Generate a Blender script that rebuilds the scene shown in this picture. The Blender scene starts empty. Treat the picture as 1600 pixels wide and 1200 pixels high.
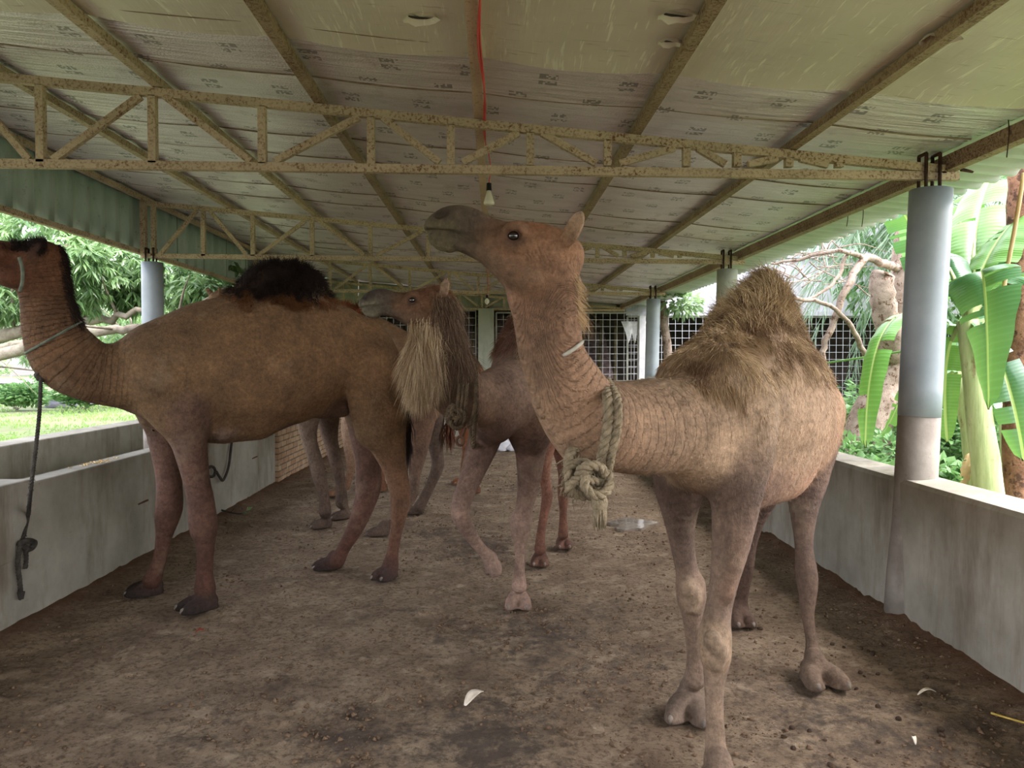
import bpy, math, random
import numpy as np
from mathutils import Vector, Matrix

# ------------------------------------------------------------------ camera, sky, sun, exposure
sc = bpy.context.scene
COL = sc.collection
FPX = 1180.0
EYE = np.array([0.0, 0.0, 1.6])
YAW = math.atan(28 / FPX)
PITCH = math.atan(33 / FPX)
cam_d = bpy.data.cameras.new('camera')
cam_d.sensor_fit = 'HORIZONTAL'
cam_d.sensor_width = 36.0
cam_d.lens = 36.0 * FPX / 1600.0
cam_d.clip_start = 0.05
cam_d.clip_end = 500
cam_o = bpy.data.objects.new('camera', cam_d)
COL.objects.link(cam_o)
cam_o.location = tuple(EYE)
cam_o.rotation_euler = (math.pi / 2 - PITCH, 0, -YAW)
sc.camera = cam_o

world = bpy.data.worlds.new('sky')
sc.world = world
world.use_nodes = True
wn = world.node_tree
wn.nodes.clear()
w_out = wn.nodes.new('ShaderNodeOutputWorld')
w_bg = wn.nodes.new('ShaderNodeBackground')
w_sky = wn.nodes.new('ShaderNodeTexSky')
w_sky.sky_type = 'NISHITA'
w_sky.sun_disc = False
w_sky.sun_elevation = math.radians(58)
w_sky.sun_rotation = math.radians(100)
w_sky.air_density = 1.0
w_sky.dust_density = 3.0
w_sky.ozone_density = 1.0
w_hs = wn.nodes.new('ShaderNodeHueSaturation')
w_hs.inputs['Saturation'].default_value = 0.25
w_bg.inputs['Strength'].default_value = 0.72
wn.links.new(w_sky.outputs[0], w_hs.inputs['Color'])
w_mx = wn.nodes.new('ShaderNodeMix'); w_mx.data_type = 'RGBA'; w_mx.blend_type = 'MULTIPLY'
w_mx.inputs[0].default_value = 1.0; w_mx.inputs[7].default_value = (1.02, 0.98, 1.015, 1)
wn.links.new(w_hs.outputs[0], w_mx.inputs[6])
wn.links.new(w_mx.outputs[2], w_bg.inputs['Color'])
wn.links.new(w_bg.outputs[0], w_out.inputs['Surface'])

sun_d = bpy.data.lights.new('sun', 'SUN')
sun_d.energy = 1.25
sun_d.angle = math.radians(1.5)
sun_d.color = (1.0, 0.95, 0.86)
sun_o = bpy.data.objects.new('sun', sun_d)
COL.objects.link(sun_o)
sun_o.rotation_euler = Vector((0.50, 0.10, 1.0)).to_track_quat('Z', 'Y').to_euler()

sc.view_settings.view_transform = 'Standard'
sc.view_settings.look = 'None'
sc.view_settings.gamma = 1.0
sc.view_settings.use_curve_mapping = False
sc.view_settings.exposure = 1.1
try:
    sc.cycles.max_bounces = 8
    sc.cycles.diffuse_bounces = 5
    sc.cycles.glossy_bounces = 3
    sc.cycles.transmission_bounces = 4
    sc.cycles.transparent_max_bounces = 6
    sc.cycles.caustics_reflective = False
    sc.cycles.caustics_refractive = False
    sc.cycles.use_denoising = True
    sc.cycles.sample_clamp_indirect = 6
except Exception:
    pass

# ------------------------------------------------------------------ pixel -> place at a real distance
_cy, _sy, _cp, _sp = math.cos(YAW), math.sin(YAW), math.cos(PITCH), math.sin(PITCH)


def ray(u, v):
    x, y = (u - 800) / FPX, (600 - v) / FPX
    fy = _cp + y * _sp
    fz = -_sp + y * _cp
    return np.array([x * _cy + fy * _sy, -x * _sy + fy * _cy, fz])


def W(u, v, Y):
    d = ray(u, v)
    return EYE + d * (Y / d[1])


def G(u, v, z=0.0):
    d = ray(u, v)
    return EYE + d * ((z - EYE[2]) / d[2])


def WX(u, v, X):
    d = ray(u, v)
    return EYE + d * (X / d[0])


def srgb(r, g=None, b=None):
    if g is None:
        r, g, b = r
    return tuple(((c / 255.0) / 12.92 if c / 255.0 <= 0.04045 else ((c / 255.0 + 0.055) / 1.055) ** 2.4) for c in (r, g, b))


def nrm(v):
    v = np.asarray(v, float)
    return v / max(np.linalg.norm(v), 1e-9)


# ------------------------------------------------------------------ object helpers
def tag(o, label=None, cat=None, group=None, kind=None):
    if label: o['label'] = label
    if cat: o['category'] = cat
    if group: o['group'] = group
    if kind: o['kind'] = kind
    return o


def empty(name, loc, label, cat, group=None):
    o = bpy.data.objects.new(name, None)
    COL.objects.link(o)
    o.location = tuple(float(c) for c in loc)
    o.empty_display_size = 0.1
    bpy.context.view_layer.update()
    return tag(o, label, cat, group)


def link_mesh(name, me, m, parent=None):
    o = bpy.data.objects.new(name, me)
    COL.objects.link(o)
    if m is not None:
        me.materials.append(m)
    if parent is not None:
        p = parent
        off = Vector((0, 0, 0))
        while p is not None:
            off += p.location
            p = p.parent
        me.transform(Matrix.Translation(-off))
        o.parent = parent
    return o


def rebase(o):
    """put a one-mesh thing's origin at the middle of its base"""
    me = o.data
    n = len(me.vertices)
    a = np.empty(n * 3, np.float32)
    me.vertices.foreach_get('co', a)
    a = a.reshape(-1, 3)
    c = Vector((float(a[:, 0].mean()), float(a[:, 1].mean()), float(a[:, 2].min())))
    me.transform(Matrix.Translation(-c))
    o.location = o.location + c
    return o


def np_mesh(name, V, F, m=None, parent=None, smooth=True, col=None, attrs=None):
    V = np.asarray(V, np.float32)
    F = np.asarray(F, np.int32)
    me = bpy.data.meshes.new(name)
    k = F.shape[1]
    me.vertices.add(len(V))
    me.vertices.foreach_set('co', V.ravel())
    me.loops.add(F.size)
    me.loops.foreach_set('vertex_index', F.ravel())
    me.polygons.add(len(F))
    me.polygons.foreach_set('loop_start', np.arange(0, F.size, k, dtype=np.int32))
    me.polygons.foreach_set('loop_total', np.full(len(F), k, np.int32))
    if smooth:
        me.polygons.foreach_set('use_smooth', np.ones(len(F), bool))
    me.update(calc_edges=True)
    if col is not None:
        at = me.attributes.new('Col', 'FLOAT_COLOR', 'POINT')
        c4 = np.ones((len(V), 4), np.float32)
        c4[:, :3] = col
        at.data.foreach_set('color', c4.ravel())
    if attrs:
        for an, av in attrs.items():
            at = me.attributes.new(an, 'FLOAT', 'POINT')
            at.data.foreach_set('value', np.asarray(av, np.float32))
    return link_mesh(name, me, m, parent)


class MB:
    def __init__(s):
        s.v = []; s.f = []; s.sm = []

    def add(s, vs, fs, smooth=False):
        n = len(s.v)
        s.v += [tuple(float(c) for c in p) for p in vs]
        for f in fs:
            s.f.append(tuple(i + n for i in f)); s.sm.append(smooth)
        return s

    def box(s, a, b):
        x0, y0, z0 = a; x1, y1, z1 = b
        return s.add([(x0, y0, z0), (x1, y0, z0), (x1, y1, z0), (x0, y1, z0), (x0, y0, z1), (x1, y0, z1), (x1, y1, z1), (x0, y1, z1)],
                     [(0, 3, 2, 1), (4, 5, 6, 7), (0, 1, 5, 4), (1, 2, 6, 5), (2, 3, 7, 6), (3, 0, 4, 7)])

    def bar(s, p, q, w, h, up=(0, 0, 1)):
        p = np.array(p, float); q = np.array(q, float)
        d = nrm(q - p)
        u = np.array(up, float)
        if abs(d @ nrm(u)) > 0.97:
            u = np.array([0, 1.0, 0])
        sd = nrm(np.cross(d, u)); u = np.cross(sd, d)
        vs = []
        for c in (p, q):
            for a, b in ((-1, -1), (1, -1), (1, 1), (-1, 1)):
                vs.append(c + sd * a * w / 2 + u * b * h / 2)
        return s.add(vs, [(0, 1, 2, 3), (7, 6, 5, 4), (0, 4, 5, 1), (1, 5, 6, 2), (2, 6, 7, 3), (3, 7, 4, 0)])

    def tube(s, pts, rad, n=10, cap=True, smooth=True):
        pts = [np.array(p, float) for p in pts]
        if not hasattr(rad, '__len__'):
            rad = [rad] * len(pts)
        vs = []; fs = []
        t = nrm(pts[1] - pts[0])
        a = np.array([0, 0, 1.0]) if abs(t[2]) < 0.9 else np.array([1.0, 0, 0])
        u = nrm(np.cross(t, a))
        for i, p in enumerate(pts):
            if i == 0: t = nrm(pts[1] - p)
            elif i == len(pts) - 1: t = nrm(p - pts[i - 1])
            else: t = nrm(pts[i + 1] - pts[i - 1])
            u = nrm(u - t * (u @ t)); w = np.cross(t, u)
            for k in range(n):
                an = 2 * math.pi * k / n
                vs.append(p + rad[i] * (math.cos(an) * u + math.sin(an) * w))
        for i in range(len(pts) - 1):
            for k in range(n):
                fs.append((i * n + k, i * n + (k + 1) % n, (i + 1) * n + (k + 1) % n, (i + 1) * n + k))
        if cap:
            fs.append(tuple(range(n))[::-1]); fs.append(tuple((len(pts) - 1) * n + k for k in range(n)))
        return s.add(vs, fs, smooth)

    def build(s, name, m, parent=None, bevel=0):
        me = bpy.data.meshes.new(name)
        me.from_pydata(s.v, [], s.f)
        me.polygons.foreach_set('use_smooth', np.array(s.sm, bool))
        me.update()
        o = link_mesh(name, me, m, parent)
        if bevel:
            b = o.modifiers.new('bevel', 'BEVEL'); b.width = bevel; b.segments = 2; b.limit_method = 'ANGLE'
        return o


def spline(P, n=6):
    P = np.asarray(P, float)
    Q = np.vstack([2 * P[0] - P[1], P, 2 * P[-1] - P[-2]])
    out = []
    for i in range(1, len(Q) - 2):
        for t in np.arange(n) / n:
            a, b, c, d = Q[i - 1], Q[i], Q[i + 1], Q[i + 2]
            out.append(0.5 * ((2 * b) + (c - a) * t + (2 * a - 5 * b + 4 * c - d) * t * t + (3 * b - a - 3 * c + d) * t ** 3))
    out.append(P[-1])
    return np.array(out)


def vnoise(x, y, seed=0):
    rs = np.random.RandomState(seed)
    T = rs.rand(256, 256).astype(np.float32)
    xi = np.floor(x).astype(int); yi = np.floor(y).astype(int)
    fx = x - xi; fy = y - yi
    fx = fx * fx * (3 - 2 * fx); fy = fy * fy * (3 - 2 * fy)
    a = T[xi & 255, yi & 255]; b = T[(xi + 1) & 255, yi & 255]; c = T[xi & 255, (yi + 1) & 255]; d = T[(xi + 1) & 255, (yi + 1) & 255]
    return (a * (1 - fx) + b * fx) * (1 - fy) + (c * (1 - fx) + d * fx) * fy


def fbm(x, y, o=4, seed=0):
    r = 0; a = 0.5; s = 0
    for i in range(o):
        r = r + a * vnoise(x * 2 ** i + 7.3 * i, y * 2 ** i + 3.1 * i, seed + i); s += a; a *= 0.5
    return r / s


# ------------------------------------------------------------------ materials
class NT:
    def __init__(s, name):
        s.m = bpy.data.materials.new(name); s.m.use_nodes = True
        s.t = s.m.node_tree; s.b = s.t.nodes['Principled BSDF']
        s._c = None

    def n(s, ty, **kw):
        nd = s.t.nodes.new(ty)
        for k, v in kw.items():
            setattr(nd, k, v)
        return nd

    def l(s, a, b):
        s.t.links.new(a, b)

    def coord(s, kind='Object', scale=(1, 1, 1)):
        tc = s.n('ShaderNodeTexCoord'); mp = s.n('ShaderNodeMapping')
        mp.inputs['Scale'].default_value = scale
        s.l(tc.outputs[kind], mp.inputs[0])
        return mp.outputs[0]

    def noise(s, sc_, det=4, rough=0.55, co=None, dist=0.0):
        nd = s.n('ShaderNodeTexNoise')
        nd.inputs['Scale'].default_value = sc_; nd.inputs['Detail'].default_value = det
        nd.inputs['Roughness'].default_value = rough; nd.inputs['Distortion'].default_value = dist
        s.l(co if co is not None else s.wc(), nd.inputs['Vector'])
        return nd.outputs['Fac']

    def wc(s):
        if s._c is None:
            g = s.n('ShaderNodeNewGeometry'); s._c = g.outputs['Position']
        return s._c

    def scaled(s, sv):
        mp = s.n('ShaderNodeMapping'); mp.inputs['Scale'].default_value = sv
        s.l(s.wc(), mp.inputs[0]); return mp.outputs[0]

    def ramp(s, f, stops, const=False):
        r = s.n('ShaderNodeValToRGB')
        if const: r.color_ramp.interpolation = 'CONSTANT'
        e = r.color_ramp.elements
        while len(e) < len(stops): e.new(0.5)
        for i, (p, c) in enumerate(stops):
            e[i].position = p
            e[i].color = (*c, 1) if hasattr(c, '__len__') else (c, c, c, 1)
        s.l(f, r.inputs[0]); return r.outputs[0]

    def mix(s, f, a, b, mode='MIX'):
        mx = s.n('ShaderNodeMix', data_type='RGBA', blend_type=mode)
        for sock, v in ((mx.inputs[0], f), (mx.inputs[6], a), (mx.inputs[7], b)):
            if isinstance(v, (int, float)): sock.default_value = v
            elif isinstance(v, tuple): sock.default_value = (*v, 1)
            else: s.l(v, sock)
        return mx.outputs[2]

    def math(s, op, a, b=0.0, c=0.0):
        m = s.n('ShaderNodeMath', operation=op)
        for i, v in enumerate((a, b, c)):
            if isinstance(v, (int, float)): m.inputs[i].default_value = v
            else: s.l(v, m.inputs[i])
        return m.outputs[0]

    def attr(s, name, out='Fac'):
        a = s.n('ShaderNodeAttribute'); a.attribute_name = name; return a.outputs[out]

    def bump(s, h, strength=0.3, dist=0.02, prev=None):
        b = s.n('ShaderNodeBump'); b.inputs['Strength'].default_value = strength; b.inputs['Distance'].default_value = dist
        s.l(h, b.inputs['Height'])
        if prev is not None: s.l(prev, b.inputs['Normal'])
        s.l(b.outputs[0], s.b.inputs['Normal'])
        return b.outputs[0]

    def base(s, v, rough=0.7, metal=0.0, spec=0.3):
        if isinstance(v, tuple): s.b.inputs['Base Color'].default_value = (*v, 1)
        else: s.l(v, s.b.inputs['Base Color'])
        if isinstance(rough, (int, float)): s.b.inputs['Roughness'].default_value = rough
        else: s.l(rough, s.b.inputs['Roughness'])
        s.b.inputs['Metallic'].default_value = metal
        s.b.inputs['Specular IOR Level'].default_value = spec
        return s.m


def mottled(name, c1, c2, scale=6, rough=0.8, bump=0.15, c3=None, metal=0.0, spec=0.3, lo=0.35, hi=0.65, bscale=None):
    t = NT(name)
    f = t.noise(scale, 6, 0.6)
    c = t.ramp(f, [(lo, c1), (hi, c2)])
    if c3:
        g = t.ramp(t.noise(scale * 2.7, 5, 0.7), [(0.56, 0.0), (0.68, 1.0)])
        c = t.mix(g, c, c3)
    if bump: t.bump(t.noise(bscale or scale * 8, 4), bump, 0.01)
    return t.base(c, rough, metal, spec)


def steel_mat(name, paint, rust, amt=0.5):
    t = NT(name)
    g = t.ramp(t.noise(60, 6, 0.8), [(amt - 0.03, 0.0), (amt + 0.03, 1.0)])
    g2 = t.ramp(t.noise(6, 3, 0.6), [(0.40, 0.45), (0.62, 1.0)])
    gg = t.mix(1.0, g, g2, 'MULTIPLY')
    c = t.mix(t.ramp(t.noise(3, 3), [(0.3, 0.0), (0.7, 1.0)]), paint, tuple(c * 0.72 for c in paint))
    c = t.mix(gg, c, rust)
    t.bump(t.noise(60, 4), 0.25, 0.004)
    return t.base(c, 0.72)


M = {}
M['truss'] = steel_mat('cream_paint_rust', srgb(206, 186, 156), srgb(112, 72, 48), 0.54)
M['purlin'] = steel_mat('brown_flaked_paint', srgb(168, 146, 120), srgb(100, 68, 46), 0.52)
M['purlin_pink'] = steel_mat('pink_primer_steel', srgb(205, 176, 152), srgb(120, 78, 54), 0.58)
M['bolt'] = mottled('dark_rusty_bolt', srgb(50, 38, 30), srgb(86, 58, 40), 20, 0.8)
M['pipe'] = mottled('grey_plastic_pipe', srgb(126, 137, 143), srgb(150, 158, 162), 2.2, 0.42, 0.04, spec=0.5)
M['white_frame'] = mottled('white_painted_steel', srgb(196, 196, 200), srgb(222, 222, 224), 5, 0.6, 0.05)


def concrete_mat(name, c1, c2, stain, sc_=1.6):
    t = NT(name)
    c = t.ramp(t.noise(sc_, 6, 0.65), [(0.32, c1), (0.68, c2)])
    st = t.ramp(t.noise(1.0, 5, 0.7, t.scaled((3.2, 3.2, 0.7))), [(0.50, 0.0), (0.72, 0.75)])
    c = t.mix(st, c, stain)
    sp = t.ramp(t.noise(42, 3, 0.8), [(0.66, 0.0), (0.72, 0.55)])
    c = t.mix(sp, c, tuple(x * 0.45 for x in stain))
    bp = t.bump(t.noise(9, 7, 0.7), 0.22, 0.02)
    return t.base(c, 0.85)


M['concrete'] = concrete_mat('weathered_concrete', srgb(128, 125, 112), srgb(166, 162, 149), srgb(98, 86, 68))
M['concrete_low'] = concrete_mat('grey_concrete_pipe_footing', srgb(116, 108, 98), srgb(150, 144, 134), srgb(76, 64, 52), 4)
M['green_plaster'] = concrete_mat('pale_green_plaster', srgb(160, 164, 148), srgb(180, 182, 166), srgb(118, 122, 100), 3)
M['building'] = concrete_mat('pale_grey_building_wall', srgb(172, 173, 178), srgb(200, 200, 206), srgb(120, 118, 118), 1.2)


def sheet_mat():
    t = NT('green_corrugated_sheet')
    c = t.ramp(t.noise(2.5, 5, 0.7, t.scaled((1, 3, 0.5))), [(0.3, srgb(160, 178, 170)), (0.7, srgb(188, 204, 194))])
    g = t.ramp(t.noise(14, 6, 0.8), [(0.60, 0.0), (0.70, 0.8)])
    c = t.mix(g, c, srgb(104, 98, 82))
    g_ = t.n('ShaderNodeNewGeometry'); sp_ = t.n('ShaderNodeSeparateXYZ'); t.l(g_.outputs['Position'], sp_.inputs[0])
    ln = t.math('LESS_THAN', t.math('FRACT', t.math('MULTIPLY', sp_.outputs[1], 1 / 0.88)), 0.02)
    c = t.mix(ln, c, srgb(52, 60, 54))
    return t.base(c, 0.6, 0.0, 0.4)


M['green_sheet'] = sheet_mat()
M['eave_sheet'] = mottled('pale_corrugated_roof_sheet', srgb(160, 164, 156), srgb(186, 188, 180), 2, 0.5, 0.05)


def foil_mat():
    t = NT('silver_bubble_foil')
    # printed rows of small marks
    g = t.n('ShaderNodeNewGeometry')
    sep = t.n('ShaderNodeSeparateXYZ'); t.l(g.outputs['Position'], sep.inputs[0])
    X, Y = sep.outputs[0], sep.outputs[1]
    cx = t.math('FRACT', t.math('ADD', t.math('MULTIPLY', X, 1 / 0.42), t.math('MULTIPLY', t.math('FLOOR', t.math('MULTIPLY', Y, 1 / 0.30)), 0.37)))
    cy = t.math('FRACT', t.math('MULTIPLY', Y, 1 / 0.30))
    inx = t.math('MULTIPLY', t.math('GREATER_THAN', cx, 0.38), t.math('LESS_THAN', cx, 0.62))
    iny = t.math('MULTIPLY', t.math('GREATER_THAN', cy, 0.28), t.math('LESS_THAN', cy, 0.72))
    gap = t.math('GREATER_THAN', t.math('ABSOLUTE', t.math('SUBTRACT', cy, 0.5)), 0.04)
    vo = t.n('ShaderNodeTexWhiteNoise', noise_dimensions='2D')
    cmb = t.n('ShaderNodeCombineXYZ')
    t.l(t.math('FLOOR', t.math('MULTIPLY', X, 80)), cmb.inputs[0]); t.l(t.math('FLOOR', t.math('MULTIPLY', Y, 60)), cmb.inputs[1])
    t.l(cmb.outputs[0], vo.inputs[0])
    gl = t.math('GREATER_THAN', vo.outputs['Value'], 0.42)
    mk = t.math('MULTIPLY', t.math('MULTIPLY', t.math('MULTIPLY', inx, iny), gl), gap)
    c = t.ramp(t.noise(2.2, 5, 0.7, t.scaled((0.8, 2.6, 1))), [(0.3, srgb(222, 210, 214)), (0.7, srgb(246, 236, 240))])
    dr = t.ramp(t.noise(3.2, 6, 0.75), [(0.56, 0.0), (0.74, 0.6)])
    c = t.mix(dr, c, srgb(158, 138, 126))
    c = t.mix(t.math('MULTIPLY', mk, 0.62), c, srgb(58, 50, 52))
    b1 = t.bump(t.noise(3.0, 4, 0.6, t.scaled((0.35, 6.0, 1))), 0.9, 0.05)
    v = t.n('ShaderNodeTexVoronoi'); v.inputs['Scale'].default_value = 75
    t.l(t.wc(), v.inputs['Vector'])
    t.bump(v.outputs['Distance'], 0.55, 0.006, b1)
    return t.base(c, 0.30, 0.42, 0.6)


M['foil'] = foil_mat()


def cloth_foil():
    t = NT('beige_woven_sheet')
    c = t.ramp(t.noise(1.3, 4, 0.6), [(0.3, srgb(206, 194, 180)), (0.7, srgb(226, 216, 202))])
    sc1 = t.ramp(t.noise(1.0, 3, 0.9, t.scaled((26, 2.0, 1))), [(0.58, 0.0), (0.64, 0.8)])
    c = t.mix(sc1, c, srgb(244, 238, 222))
    sc2 = t.ramp(t.noise(1.0, 3, 0.9, t.scaled((3, 40, 1))), [(0.62, 0.0), (0.68, 0.5)])
    c = t.mix(sc2, c, srgb(140, 126, 104))
    b1 = t.bump(t.noise(1.0, 3, 0.7, t.scaled((20, 2, 1))), 0.35, 0.01)
    t.bump(t.noise(2.4, 3, 0.5), 0.4, 0.05, b1)
    return t.base(c, 0.45, 0.15, 0.5)


M['cloth'] = cloth_foil()


def dirt_mat():
    t = NT('trodden_dirt')
    n1 = t.noise(2.2, 7, 0.68)
    c = t.ramp(n1, [(0.30, srgb(122, 102, 82)), (0.50, srgb(152, 131, 106)), (0.70, srgb(178, 157, 130))])
    fine = t.noise(34, 6, 0.75)
    c = t.mix(t.ramp(fine, [(0.48, 0.0), (0.62, 0.8)]), c, srgb(88, 70, 52))
    pale = t.ramp(t.noise(5, 6, 0.72), [(0.54, 0.0), (0.66, 0.7)])
    c = t.mix(pale, c, srgb(192, 172, 144))
    mud = t.attr('mud')
    mf = t.math('ADD', t.math('MULTIPLY', mud, 0.55), t.math('MULTIPLY', t.math('SUBTRACT', t.noise(7, 8, 0.8), 0.5), 2.2))
    c = t.mix(t.ramp(mf, [(0.20, 0.0), (0.55, 0.85)]), c, srgb(82, 70, 60))
    ed = t.attr('edge')
    ef = t.math('MULTIPLY', ed, t.math('ADD', 0.35, t.noise(7, 4, 0.7)))
    c = t.mix(t.ramp(ef, [(0.2, 0.0), (0.75, 0.85)]), c, srgb(106, 72, 46))
    fl = t.ramp(t.noise(130, 2, 0.5), [(0.76, 0.0), (0.78, 0.8)])
    c = t.mix(fl, c, srgb(190, 160, 100))
    wet = t.attr('wet')
    rg = t.ramp(wet, [(0.0, 0.9), (0.5, 0.72), (1.0, 0.25)])
    b1 = t.bump(t.noise(11, 8, 0.74, None, 0.4), 1.0, 0.06)
    t.bump(t.noise(60, 5, 0.75), 0.9, 0.016, b1)
    return t.base(c, rg, 0.0, 0.3)


M['dirt'] = dirt_mat()


def grass_ground():
    t = NT('lawn_ground')
    c = t.ramp(t.noise(0.55, 6, 0.7), [(0.30, srgb(118, 106, 92)), (0.46, srgb(96, 106, 74)), (0.62, srgb(108, 124, 80)), (0.8, srgb(134, 138, 106))])
    t.bump(t.noise(12, 6, 0.8), 0.6, 0.06)
    return t.base(c, 0.9)


M['lawn'] = grass_ground()
M['road'] = mottled('pale_road', srgb(190, 186, 186), srgb(210, 206, 204), 2, 0.9, 0)


def leaf_mat(name, c1, c2, trans=0.35, rough=0.45, scale=3.0, spec=0.5):
    t = NT(name)
    c = t.ramp(t.noise(scale, 3, 0.6), [(0.3, c1), (0.7, c2)])
    t.base(c, rough, 0, spec)
    tr = t.n('ShaderNodeBsdfTranslucent')
    t.l(t.mix(0.5, c, tuple(min(1, x * 1.8) for x in c2), 'MIX'), tr.inputs['Color'])
    mx = t.n('ShaderNodeMixShader'); mx.inputs[0].default_value = trans
    out = t.t.nodes['Material Output']
    t.l(t.b.outputs[0], mx.inputs[1]); t.l(tr.outputs[0], mx.inputs[2]); t.l(mx.outputs[0], out.inputs['Surface'])
    return t.m


M['mango_leaf'] = leaf_mat('mango_leaf', srgb(66, 98, 62), srgb(130, 160, 104), 0.35, 0.3, 1.6)
M['bush_leaf'] = leaf_mat('bush_leaf', srgb(64, 104, 62), srgb(116, 154, 92), 0.3, 0.5, 2.0)
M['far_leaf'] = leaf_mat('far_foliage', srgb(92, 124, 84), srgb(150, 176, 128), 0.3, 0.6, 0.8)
M['palm_leaf'] = leaf_mat('palm_leaf', srgb(84, 112, 88), srgb(136, 158, 130), 0.25, 0.5, 2.0)
M['grass_blade'] = leaf_mat('grass_blade', srgb(84, 118, 58), srgb(128, 156, 84), 0.4, 0.6, 0.9)
M['dry_leaf'] = leaf_mat('dry_leaf', srgb(168, 140, 92), srgb(202, 180, 130), 0.2, 0.7, 5)


def banana_mat(name, c1, c2):
    t = NT(name)
    c = t.ramp(t.noise(1.6, 3, 0.5), [(0.3, c1), (0.7, c2)])
    s_ = t.math('SINE', t.math('MULTIPLY', t.attr('vein'), 330.0))
    c = t.mix(t.ramp(s_, [(0.1, 0.0), (1.0, 0.16)]), c, tuple(min(1, x * 1.5 + 0.03) for x in c2))
    c = t.mix(t.attr('rib'), c, srgb(176, 196, 120))
    t.bump(s_, 0.15, 0.003)
    t.base(c, 0.32, 0, 0.6)
    tr = t.n('ShaderNodeBsdfTranslucent')
    t.l(t.mix(0.5, c, srgb(140, 190, 70)), tr.inputs['Color'])
    mx = t.n('ShaderNodeMixShader'); mx.inputs[0].default_value = 0.22
    t.l(t.b.outputs[0], mx.inputs[1]); t.l(tr.outputs[0], mx.inputs[2]); t.l(mx.outputs[0], t.t.nodes['Material Output'].inputs['Surface'])
    return t.m


M['banana_leaf'] = banana_mat('banana_leaf', srgb(50, 96, 62), srgb(84, 132, 82))
M['banana_leaf_young'] = banana_mat('young_banana_leaf', srgb(84, 134, 60), srgb(116, 164, 80))


def stem_mat():
    t = NT('banana_stem')
    c = t.ramp(t.noise(2.0, 5, 0.7, t.scaled((5, 5, 0.8))), [(0.3, srgb(128, 142, 88)), (0.55, srgb(172, 184, 128)), (0.75, srgb(196, 198, 152))])
    c = t.mix(t.ramp(t.noise(4, 5, 0.7, t.scaled((3, 3, 1))), [(0.60, 0.0), (0.70, 0.8)]), c, srgb(122, 92, 60))
    t.bump(t.noise(4, 3, 0.6, t.scaled((12, 12, 0.6))), 0.4, 0.01)
    return t.base(c, 0.5)


M['banana_stem'] = stem_mat()


def bark(name, c1, c2, c3=None):
    t = NT(name)
    c = t.ramp(t.noise(5, 6, 0.75), [(0.35, c1), (0.62, c2)])
    if c3: c = t.mix(t.ramp(t.noise(9, 3, 0.8), [(0.55, 0), (0.62, 1.0)]), c, c3)
    t.bump(t.noise(16, 6, 0.8), 0.8, 0.03)
    return t.base(c, 0.9)


M['bark_pale'] = bark('pale_bark', srgb(120, 104, 90), srgb(170, 152, 138), srgb(98, 76, 60))
M['bark_grey'] = bark('grey_branch_bark', srgb(122, 112, 98), srgb(168, 158, 142))
M['bark_brown'] = bark('brown_dry_trunk', srgb(104, 72, 52), srgb(158, 118, 92), srgb(84, 60, 46))


def brick_mat():
    t = NT('old_brick_wall')
    g = t.n('ShaderNodeNewGeometry'); sep = t.n('ShaderNodeSeparateXYZ'); t.l(g.outputs['Position'], sep.inputs[0])
    cmb = t.n('ShaderNodeCombineXYZ'); t.l(sep.outputs[1], cmb.inputs[0]); t.l(sep.outputs[2], cmb.inputs[1])
    b = t.n('ShaderNodeTexBrick'); t.l(cmb.outputs[0], b.inputs['Vector'])
    b.inputs['Scale'].default_value = 1.0; b.inputs['Brick Width'].default_value = 0.24; b.inputs['Row Height'].default_value = 0.078
    b.inputs['Mortar Size'].default_value = 0.009
    b.inputs['Color1'].default_value = (*srgb(176, 150, 118), 1); b.inputs['Color2'].default_value = (*srgb(158, 124, 96), 1)
    b.inputs['Mortar'].default_value = (*srgb(104, 90, 74), 1)
    c = t.mix(t.ramp(t.noise(7, 5, 0.7), [(0.5, 0), (0.7, 0.6)]), b.outputs[0], srgb(190, 178, 154))
    t.bump(b.outputs['Fac'], 0.6, -0.015)
    return t.base(c, 0.9)


M['brick'] = brick_mat()
M['thatch'] = mottled('brown_thatch', srgb(118, 98, 94), srgb(172, 150, 146), 7, 0.95, 0.6)
M['dark_wood'] = mottled('dark_bamboo', srgb(70, 62, 44), srgb(120, 112, 78), 4, 0.8, 0.1)
M['dark_inside'] = mottled('dark_interior_shade', srgb(62, 56, 50), srgb(88, 80, 72), 3, 0.95, 0.1)  # dark tone painted in for the shade behind the screens and inside tears
M['white_bag'] = mottled('white_plastic_sack', srgb(200, 200, 202), srgb(226, 226, 228), 9, 0.5, 0.4)
M['lilac'] = mottled('lilac_painted_box', srgb(176, 170, 188), srgb(194, 188, 204), 3, 0.6, 0.05)
M['black'] = mottled('black_cloth', srgb(26, 25, 27), srgb(40, 38, 40), 5, 0.8, 0.1)
M['red_wire'] = mottled('red_wire', srgb(206, 60, 58), srgb(226, 96, 92), 4, 0.5, 0)
M['bulb'] = mottled('frosted_bulb', srgb(220, 214, 190), srgb(236, 230, 206), 4, 0.3, 0)
M['rope'] = mottled('muddy_hemp_rope', srgb(108, 97, 76), srgb(146, 132, 106), 30, 0.95, 0.6, srgb(92, 78, 54))
M['rope_dark'] = mottled('dark_dirty_rope', srgb(44, 42, 38), srgb(70, 66, 58), 30, 0.95, 0.6)
M['rope_brown'] = mottled('dark_brown_rope', srgb(66, 54, 40), srgb(100, 84, 62), 30, 0.95, 0.5)
M['cord_green'] = mottled('grey_green_cord', srgb(84, 92, 78), srgb(110, 118, 102), 20, 0.9, 0.2)
M['iron'] = mottled('rusty_iron', srgb(60, 44, 36), srgb(98, 68, 50), 24, 0.85, 0.4)
M['dung'] = mottled('dark_dung', srgb(52, 40, 30), srgb(78, 60, 44), 30, 0.9, 0.5)
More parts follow.
